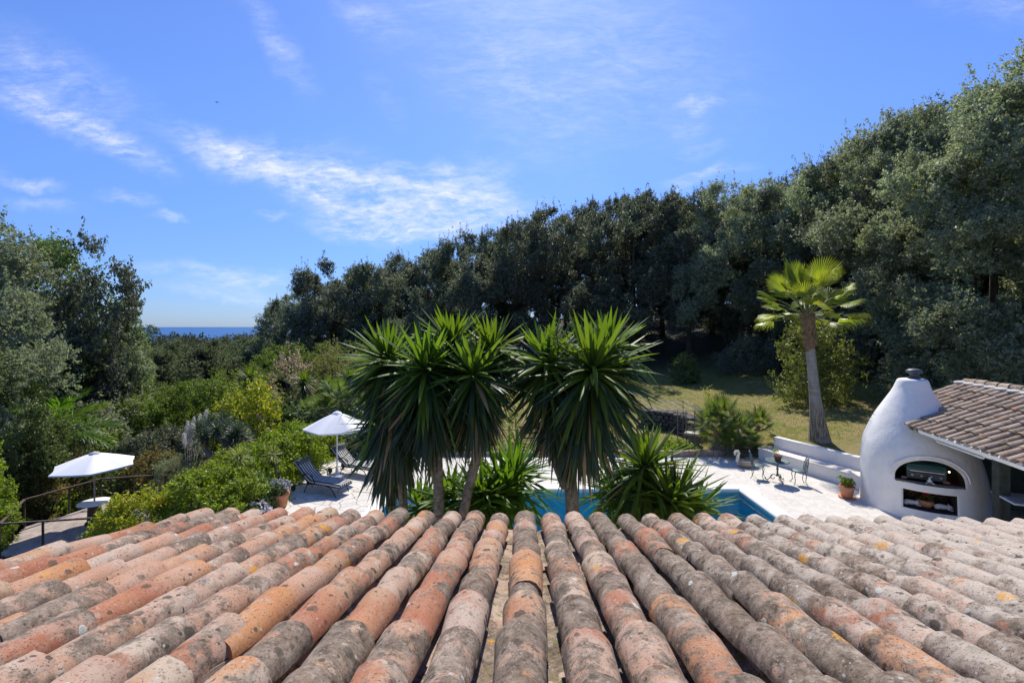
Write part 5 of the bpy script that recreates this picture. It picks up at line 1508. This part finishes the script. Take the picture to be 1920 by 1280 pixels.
# ----------------------------------------------------------------- cast iron table set
M_verdi = simple_mat('verdigris_iron', (.11, .175, .18), .5, .3, 12, metal=.2, c2=(.06, .1, .105))
bx, by = 9.07, 15.55
tb = thing('bistro_table', 'round blue-green cast iron table with scrolled feet on the terrace', 'table', (bx, by, 0))
MB().lathe([(.001, .695), (.33, .695), (.36, .7), (.37, .715), (.36, .73), (.33, .72), (.001, .72)], 36).obj('tabletop', M_verdi, tb)
mb = MB(); mb.lathe([(.06, .2), (.03, .26), (.028, .4), (.045, .44), (.028, .48), (.03, .6), (.12, .69)], 14); mb.obj('pedestal', M_verdi, tb)
for k in range(3):
    a = k * 2.094 + .5; ca, sa = math.cos(a), math.sin(a); mb = MB(); sp = []
    for s_ in np.linspace(0, 1, 14):
        th_ = s_ * 5.2; rr_ = .09 * (1 - .65 * s_); sp.append((.13 + .0 + rr_ * math.sin(th_), .16 - .02 + rr_ * math.cos(th_)))
    mb.tube([(ca * r_, sa * r_, z_) for r_, z_ in sp], .013, 6)
    mb.tube([(ca * r_, sa * r_, z_) for r_, z_ in [(.04, .24), (.13, .24), (.2, .15), (.27, .05), (.33, .02), (.355, .05), (.34, .08)]], .014, 6); mb.obj('leg', M_darkiron, tb)


def bistro_chair(label, x, y, rz_):
    c = thing('bistro_chair', label, 'chair', (x, y, 0), rz_, 'cast iron chairs at the round table')      # faces +X
    mb = MB(); mb.lathe([(.001, .44), (.17, .44), (.205, .445), (.21, .455), (.2, .465), (.001, .46)], 28)
    mb.obj('seat', M_verdi, c)
    for s1, s2 in ((1, 1), (1, -1), (-1, 1), (-1, -1)):
        MB().tube([(.14 * s1, .13 * s2, .44), (.175 * s1, .16 * s2, .3), (.15 * s1, .15 * s2, .12), (.2 * s1, .185 * s2, .01), (.215 * s1, .2 * s2, .012)], [.017, .013, .011, .011, .013], 6).obj('leg', M_verdi, c)
    mb = MB(); hoop = []
    for s_ in np.linspace(0, math.pi, 17):
        hoop.append((-.18 - .09 * math.sin(s_), .19 * math.cos(s_) * (1 if math.sin(s_) > .2 else .9), .45 + .47 * math.sin(s_) ** .75))
    mb.tube(hoop, .013, 7)
    for yy in (-.1, -.035, .035, .1):
        zt_ = .45 + .44 * (1 - (abs(yy) / .2) ** 2.2); mb.tube([(-.17, yy * .7, .46), (-.215, yy, .46 + (zt_ - .46) * .5), (-.255, yy * .8, zt_)], .007, 5)
    for zc, rr_ in ((.6, .045), (.71, .055), (.81, .045)):
        for sg in (-1, 1):
            mb.tube([(-.2 - (zc - .45) * .12, sg * .055 + rr_ * math.cos(q_), zc + rr_ * math.sin(q_)) for q_ in np.linspace(0, 6.28, 12)], .006, 5)
    mb.obj('backrest', M_verdi, c); return c


bistro_chair('cast iron chair left of the round table, its curved back towards the swan', 8.62, 15.95, rad(-35))
bistro_chair('cast iron chair right of the round table, its back to the white bench', 9.68, 15.35, rad(165))


def pot(name, label, x, y, z, r, h, mat=M_terra, saucer=False, group=None):
    p = thing(name, label, 'flower pot', (x, y, z), 0, group); z0 = 0
    if saucer:
        MB().lathe([(r * .8, 0), (r * 1.12, .03), (r * 1.1, .045), (r * .9, .025), (.001, .02)], 26).obj('saucer', mat, p); z0 = .03
    MB().lathe([(r * .66, z0), (r * .92, z0 + h * .8), (r * 1.0, z0 + h * .8), (r * 1.02, z0 + h), (r * .9, z0 + h), (r * .86, z0 + h * .88), (.001, z0 + h * .86)], 26).obj('pot', mat, p)
    return p


p = pot('potted_plant', 'small brown pot with a light green seedling on the round table', bx, by - .02, .73, .135, .19, simple_mat('brown_clay', (.2, .11, .07), .85, .2, 7))
rg = RNG(221); V, Fq = leaves(rg, np.array([-.06, 0, .34]) + rg.normal(0, 1, (60, 3)) * np.array([.07, .06, .035]), np.tile([0, 0, 1.0], (60, 1)), .07, .05); MB().add(V, Fq).obj('foliage', M_spike, p)
MB().tube([(0, 0, .15), (-.03, 0, .25), (-.06, 0, .34)], .006, 5).obj('stem', M_mid, p)
gx_, gy_ = at(1588, 932, 14.1).x, 14.1
p = pot('potted_plant', 'terracotta pot of green geranium on a saucer near the white oven', gx_, gy_, 0, .21, .34, saucer=True)
flower_plant(p, RNG(222), (.02, 0, .5), .2, .13, M_red, 0, leaf=M_bright, nleaf=420)
mb = MB().tube([(-.05, 0, .4), (-.14, 0, .55), (-.2, 0, .66)], .008, 5)
V, Fq = leaves(RNG(223), np.array([-.2, 0, .66]) + RNG(224).normal(0, .035, (30, 3)), RNG(225).normal(0, 1, (30, 3)), .06, .05); mb.add(V, Fq).obj('stem', M_bright, p)
fx_, fy_ = at(525, 940, 13.35).x, 13.35
p = pot('potted_plant', 'large terracotta pot of violet and white flowers by the left edge of the terrace', fx_, fy_, 0, .26, .42)
flower_plant(p, RNG(226), (0, 0, .6), .3, .22, M_vflower, 55, .028, leaf=M_mid, nleaf=520)


# ----------------------------------------------------------------- parasols
def parasol(label, loc, h_top, R, drop, rz_, n, pole_mat, base=True, tilt=(0, 0), vent_mat=None):
    p = thing('parasol', label, 'parasol', loc, rz_, 'white parasols')
    MB().tube([(0, 0, 0.02), (0, 0, h_top - .05)], .024, 12).obj('pole', pole_mat, p)
    mb = MB(); rows_ = 7; V = []
    for i in range(rows_ + 1):
        f = i / rows_; r_ = .09 + (R - .09) * f
        for k in range(n * 6):
            a = k / (n * 6) * 2 * math.pi; ph = (k % 6) / 6
            ap = math.cos(math.pi / n) / math.cos((ph - .5) * 2 * math.pi / n)      # straight edges between ribs
            rr_ = r_ * ap * (1 - .035 * math.sin(ph * math.pi) * f)
            z_ = h_top - drop * f ** 1.12 - .035 * math.sin(ph * math.pi) * f * (1 - .3 * f)
            V.append((rr_ * math.cos(a), rr_ * math.sin(a), z_))
    m_ = n * 6; i, j = np.meshgrid(np.arange(rows_), np.arange(m_), indexing='ij'); j2 = (j + 1) % m_
    Fq = np.stack([i * m_ + j, (i + 1) * m_ + j, (i + 1) * m_ + j2, i * m_ + j2], -1).reshape(-1, 4); mb.add(V, Fq, 0, True)
    e = np.array(V[-m_:]); mb.add(np.concatenate([e, e * np.array([.995, .995, 1]) - np.array([0, 0, .05])]), np.stack([np.arange(m_), m_ + np.arange(m_), m_ + (np.arange(m_) + 1) % m_, (np.arange(m_) + 1) % m_], -1))
    mb.obj('canopy', M_canvas, p).rotation_euler = (*tilt, 0)
    mb = MB(); mb.lathe([(.17, h_top - .035), (.13, h_top + .02), (.03, h_top + .06), (.001, h_top + .07)], n * 3); mb.obj('vent', vent_mat or M_canvas, p)
    for k in range(n):
        a = 2 * math.pi * k / n; MB().tube([(.03 * math.cos(a), .03 * math.sin(a), h_top - .07), (R * .97 * math.cos(a), R * .97 * math.sin(a), h_top - drop - .035)], .008, 5).obj('rib', M_darkiron, p)
    if base:
        MB().lathe([(.26, 0), (.28, .03), (.26, .07), (.06, .1), (.05, .3), (.036, .32)], 26).obj('base', M_whitepaint, p)
    return p


parasol('white parasol standing on the terrace between the two sun loungers', (xat(632, 16.1), 16.1, 0), 2.25, 1.12, .5, rad(20), 6, M_whitepaint)
DZ = -1.5
# ----------------------------------------------------------------- wooden deck with its table
dk = [(-13.7, 18.0), (-15.8, 17.5), (-16.5, 15.4), (-15.2, 13.5), (-12.9, 13.9), (-12.2, 16.2)]
deck = thing('wooden_deck', 'lower wooden deck with radiating grey boards in front of the left trees', 'deck', (-14.6, 15.8, DZ))
ctr = np.array([-14.2, 15.9]); mb = MB(); n = len(dk)
out = np.array(dk)
bw = .14; ydirs = np.arange(13.2, 18.4, bw + .012)
from_poly = [tuple(p) for p in dk]
ca_, sa_ = math.cos(rad(75)), math.sin(rad(75))     # board direction
rot = [(x * ca_ + y * sa_, -x * sa_ + y * ca_) for x, y in from_poly]
vs = [p[1] for p in rot]


def span(vv):
    xs_ = []
    for i in range(n):
        (xa, ya), (xb, yb_) = rot[i], rot[(i + 1) % n]
        if (ya - vv) * (yb_ - vv) < 0: xs_.append(xa + (xb - xa) * (vv - ya) / (yb_ - ya))
    return (min(xs_), max(xs_)) if len(xs_) >= 2 else None


vv = min(vs) + bw / 2
while vv < max(vs):
    s = span(vv)
    if s:
        uc, lu = (s[0] + s[1]) / 2, s[1] - s[0]
        x = uc * ca_ - vv * sa_; y = uc * sa_ + vv * ca_
        mb.box((x + 14.6, y - 15.8, -.02), (lu, bw, .04), rad(75))
    vv += bw + .014
mb.obj('floor_boards', M_wood, deck, bevel=.004)
mb = MB()
for i in range(n):
    a, b2 = np.array(dk[i]), np.array(dk[(i + 1) % n]); c = (a + b2) / 2; d_ = b2 - a
    mb.box((c[0] + 14.6, c[1] - 15.8, -.16), (np.linalg.norm(d_), .05, .22), math.atan2(d_[1], d_[0]))
for a in dk: mb.box((a[0] + 14.6 + .05, a[1] - 15.8, -1.2), (.12, .12, 2.1))
mb.obj('deck_frame', M_darkwood, deck)
# railing round the deck
rl = thing('deck_railing', 'dark brown wooden railing round the lower deck', 'railing', (-14.6, 15.8, DZ))
side_pts = [dk[0], (-14.75, 17.76), dk[1], (-16.1, 16.55), dk[2], (-15.85, 14.45), dk[3], (-14.1, 13.68), dk[4]]
for k, (x, y) in enumerate(side_pts):
    MB().box((x + 14.6, y - 15.8, .45), (.05, .05, .95), .3).obj('post', M_darkwood, rl, bevel=.006)
mb = MB()
for (a, b2) in [(dk[0], dk[1]), (dk[1], dk[2]), (dk[2], dk[3]), (dk[3], dk[4])]:
    a, b2 = np.array(a), np.array(b2); c = (a + b2) / 2; d_ = b2 - a
    mb.box((c[0] + 14.6, c[1] - 15.8, .95), (np.linalg.norm(d_) + .05, .075, .045), math.atan2(d_[1], d_[0]))
mb.obj('handrail', simple_mat('rail_wood', (.08, .055, .042), .7, .3, 4), rl, bevel=.006)
tx, ty_ = -14.45, 15.75
dt_ = thing('deck_table', 'white oval table top on a dark block, pierced by the deck parasol', 'table', (tx, ty_, DZ))
MB().lathe([(.001, .7), (.44, .7), (.47, .715), (.47, .735), (.44, .75), (.001, .75)], 40).obj('tabletop', M_whitepaint, dt_)
MB().lathe([(.24, 0), (.26, .05), (.2, .1), (.18, .6), (.24, .7)], 18).obj('pedestal', M_darkwood, dt_)
parasol('white hexagonal parasol over the table on the lower wooden deck', (tx, ty_, DZ), 2.42, 1.22, .42, rad(8), 6, M_wood, base=False, vent_mat=simple_mat('grey_vent', (.45, .45, .48), .9, .3, 12))

# ----------------------------------------------------------------- sun loungers
m, t = new_mat('striped_cushion'); M_strip = m
co = t.n('ShaderNodeTexCoord').outputs['Object']; xyz = t.n('ShaderNodeSeparateXYZ', {0: co})
w_ = t.math('FRACT', t.math('MULTIPLY', t.math('ADD', xyz.outputs[1], 1.0), 11.0))
col = t.mix(t.rng(w_, .52, .56), (.09, .088, .088), (.66, .64, .6)); col = t.mix(t.rng(t.noise(co, 120, 2), .3, .7, 0, .2), col, (.2, .2, .22))
finish(t, principled(t, col, .85, t.bump(t.noise(co, 9, 3), .3, .02), 0, .2))
M_slate = simple_mat('slate_cushion', (.1, .108, .12), .85, .12, 9, bump=.2, bscale=30)


def lounger(label, loc, rz_):
    o = thing('sun_lounger', label, 'sun lounger', loc, rz_, 'striped sun loungers by the pool'); w = .28     # local +X = foot end
    path = [(-.02, .93), (.2, .72), (.45, .5), (.62, .375), (.72, .36), (1.1, .36), (1.5, .36), (1.78, .34), (1.84, .33)]
    mb = MB()
    for s in (-w, w): mb.tube([(x, s, z - .045) for x, z in path], .016, 8)
    for i in (0, 2, 4, 6, 8): mb.tube([(path[i][0], -w, path[i][1] - .045), (path[i][0], w, path[i][1] - .045)], .014, 6)
    mb.obj('frame', M_darkiron, o)
    for s in (-w - .015, w + .015):
        MB().tube([(1.28, s, .31), (1.5, s, .27), (1.62, s, .12), (1.7, s, .0)], .015, 7).obj('leg', M_darkiron, o)
        MB().tube([(.95, s, .31), (.6, s, .3), (.3, s, .27), (.08, s, .18), (.0, s, .1)], .015, 7).obj('leg', M_darkiron, o)
        MB().tube([(.62, s, .33), (.5, s, .15), (.42, s, .0)], .014, 7).obj('leg', M_darkiron, o)
        wh = MB().lathe([(.02, -.02), (.085, -.02), (.1, -.012), (.1, .012), (.085, .02), (.02, .02)], 22); q_ = wh.obj('wheel', M_darkiron, o, (.0, s * 1.1, .1)); q_.rotation_euler = (rad(90), 0, 0)
        MB().tube([(.42, s, .5), (.44, s * 1.08, .6), (.6, s * 1.1, .63), (.78, s * 1.1, .56), (.86, s, .34)], .016, 7).obj('armrest', M_darkiron, o)
    # cushion: a padded strip along the path, with cross quilting
    P = np.array(path); s_ = np.linspace(0, len(P) - 1, 60); cx = np.interp(s_, np.arange(len(P)), P[:, 0]); cz = np.interp(s_, np.arange(len(P)), P[:, 1])
    for _ in range(4): cz[1:-1] = (cz[:-2] + cz[1:-1] * 2 + cz[2:]) / 4; cx[1:-1] = (cx[:-2] + cx[1:-1] * 2 + cx[2:]) / 4
    tx_, tz_ = np.gradient(cx), np.gradient(cz); ln_ = np.hypot(tx_, tz_); nx_, nz_ = -tz_ / ln_, tx_ / ln_
    ln_c = np.concatenate([[0], np.cumsum(np.hypot(np.diff(cx), np.diff(cz)))])
    V = []; kk = 15
    for i in range(60):
        puff = .03 + .02 * abs(math.sin(ln_c[i] * math.pi / .46)) ** .5
        for k in range(kk):
            y = -w + 2 * w * k / (kk - 1); e = min(1, (1 - abs(y) / w) / .14) ** .5
            V.append((cx[i] + nx_[i] * puff * e, y, cz[i] + nz_[i] * puff * e))
        for k in range(kk):
            y = w - 2 * w * k / (kk - 1); V.append((cx[i] - nx_[i] * .03, y, cz[i] - nz_[i] * .03))
    mb = MB(); m_ = 2 * kk; i, j = np.meshgrid(np.arange(59), np.arange(m_), indexing='ij'); j2 = (j + 1) % m_
    mb.add(V, np.stack([i * m_ + j, (i + 1) * m_ + j, (i + 1) * m_ + j2, i * m_ + j2], -1).reshape(-1, 4), 0, True)
    mb.add(V[:m_], [list(range(m_))]); mb.add(V[-m_:], [list(range(m_))[::-1]])
    mb.obj('cushion', M_strip, o)
    mb = MB(); mb.tube([(.1, -w * .98, .9), (.1, -w * .9, .9), (.1, w * .9, .9), (.1, w * .98, .9)], [.05, .085, .085, .05], 16); mb.obj('headrest', M_slate, o)
    return o


hA = Vector((-6.95, 15.0, 0)); hB = Vector((-6.45, 16.75, 0))
lounger('nearer striped sun lounger, half in the parasol shadow', hA, rad(-21))
lounger('farther striped sun lounger, its seat in full sun beside the yuccas', hB, rad(-23))

# ----------------------------------------------------------------- pool house on the right
E1 = Vector((11.24, 12.55, 2.52)); ev = Vector((-.233, -.972, 0)); nu = Vector((.972, -.233, 0)); PS = .47; PW = 2.3
ph = thing('pool_house', 'open pool house with a brown canal tile roof joined to the white oven', 'pool house', (E1.x, E1.y, 0))
up_ = Vector((nu.x, nu.y, PS)).normalized(); dn_ = np.array(-up_); rt_ = np.array(ev); uv_ = np.array(Vector((-nu.x * PS, -nu.y * PS, 1)).normalized())
rel0 = np.array(E1) - np.array([E1.x, E1.y, 0]); rows = []; rg = RNG(231); slope_len = PW * math.sqrt(1 + PS * PS)
nrow = 29
for i in range(nrow):
    s = -1.95 + i * .268
    p_ = rel0 + np.array(ev) * s
    ptop = p_ - dn_ * slope_len
    rows.append((ptop, dn_, rt_, uv_, 6, slope_len / 6 * .995, .09, .112, False))
    rows.append((ptop + rt_ * .134 - uv_ * .015, dn_, rt_, uv_, 6, slope_len / 6 * .99, .115, .1, True))
mb, A = tile_rows(rows, rg, 10, 3)
mb.obj('roof', M_tile2, ph, attr={'tile': A})
rows = []
top = rel0 - dn_ * slope_len
rows.append((top + np.array(ev) * -2.05 + np.array([0, 0, .03]), np.array(ev), np.array(nu), np.array([0, 0, 1.0]), 19, .41, .1, .115, False))
mb, A = tile_rows(rows, rg, 12, 3)
mb.obj('ridge_tiles', M_tile2, ph, attr={'tile': A})
mb = MB()
def P3(s, w_, z): return tuple(rel0 + np.array(ev) * s + np.array(nu) * w_ + np.array([0, 0, z]))
s0, s1 = -1.9, 5.8
mb.add([P3(s0, .05, -.06), P3(s1, .05, -.06), P3(s1, PW, PS * PW - .06), P3(s0, PW, PS * PW - .06), P3(s0, 2 * PW, -.06), P3(s1, 2 * PW, -.06)], np.array([(0, 1, 2, 3), (3, 2, 5, 4)]))
mb.obj('roof_deck', M_darkwood, ph)
mb = MB()
for k in range(20): 
    q0 = np.array(P3(-2.0 + k * .4, PW - .1, PS * PW - .02)); mb.ball(tuple(q0), (.22, .22, .06), 10, 6)
mb.obj('ridge_mortar', simple_mat('mortar', (.5, .48, .45), .95, .2, 9, bump=.6), ph)
# gutter, batten, posts, back wall
mb = MB(); gp_ = []
for s in np.linspace(.35, 5.8, 14):
    for a in np.linspace(math.pi, 2 * math.pi, 9): gp_.append(P3(s, -.13 + .1 * math.cos(a), -.0 + .11 * math.sin(a)))
i, j = np.meshgrid(np.arange(13), np.arange(8), indexing='ij'); mb.add(gp_, np.stack([i * 9 + j, (i + 1) * 9 + j, (i + 1) * 9 + j + 1, i * 9 + j + 1], -1).reshape(-1, 4), 0, True)
mb.add(gp_[:9], [list(range(9))]); mb.obj('gutter', M_whitepaint, ph)
mb = MB(); mb.tube([P3(.75, -.02, -.2), P3(2.3, -.02, -.2)], .028, 8); mb.tube([P3(.6, .0, -.16), P3(2.5, .0, -.16)], .02, 6); mb.obj('tube_light', M_whitepaint, ph)
mb = MB(); mb.box(P3(3.1, .22, -.12), (.1, 5.2, .16), math.atan2(-ev.x, ev.y) if False else math.atan2(ev.y, ev.x) - math.pi / 2); mb.obj('eave_beam', M_darkwood, ph)
for s, w_ in ((.75, 1.34), (5.2, .3)):
    MB().box(P3(s, w_, -1.4), (.24, .24, 2.3), math.atan2(ev.y, ev.x)).obj('post', simple_mat('green_post', (.06, .075, .06), .8, .3, 5), ph, bevel=.01)
mb = MB(); mb.box(P3(2.0, 2 * PW - .2, -1.25), (7.6, .15, 2.6), math.atan2(ev.y, ev.x)); mb.box(P3(-1.4, PW + .6, -1.25), (.15, 3.2, 2.6), math.atan2(ev.y, ev.x)); mb.obj('wall', simple_mat('green_wall', (.05, .07, .055), .9, .3, 3), ph)
tbl = thing('side_table', 'pale grey table edge under the pool house roof at the right picture border', 'table', tuple(at(1935, 948, 10.9)))
tbl.location.z = 0; zt_ = 5.3 - (945 - 612) / F * 10.9
MB().box((.35, .2, zt_), (1.3, .9, .05), -.35).obj('tabletop', simple_mat('pale_top', (.62, .64, .66), .5, .08, 5), tbl, bevel=.008)
for sx_ in (-.2, .9):
    for sy_ in (-.15, .5): MB().box((sx_, sy_, zt_ / 2 - .02), (.06, .06, zt_ - .04), -.35).obj('leg', M_darkwood, tbl)

# gull high in the sky
bd = thing('bird', 'tiny dark bird gliding high in the blue sky', 'bird', at(407, 192, 140))
mb = MB(); mb.ball((0, 0, 0), (.45, .13, .12), 10, 6)
for s in (-1, 1):
    mb.add([(.15, 0, .03), (-.15, 0, .03), (.05, s * .45, .16), (-.15, s * .4, .14), (-.12, s * .85, .05), (-.02, s * .8, .07)], [(0, 1, 3, 2), (2, 3, 4, 5)])
mb.add([(-.4, 0, 0), (-.65, .12, 0), (-.65, -.12, 0)], [(0, 1, 2)])
mb.obj('bird_body', simple_mat('bird_grey', (.08, .08, .09), .8, .2, 9), bd)
bd.rotation_euler = (rad(12), 0, rad(-25))
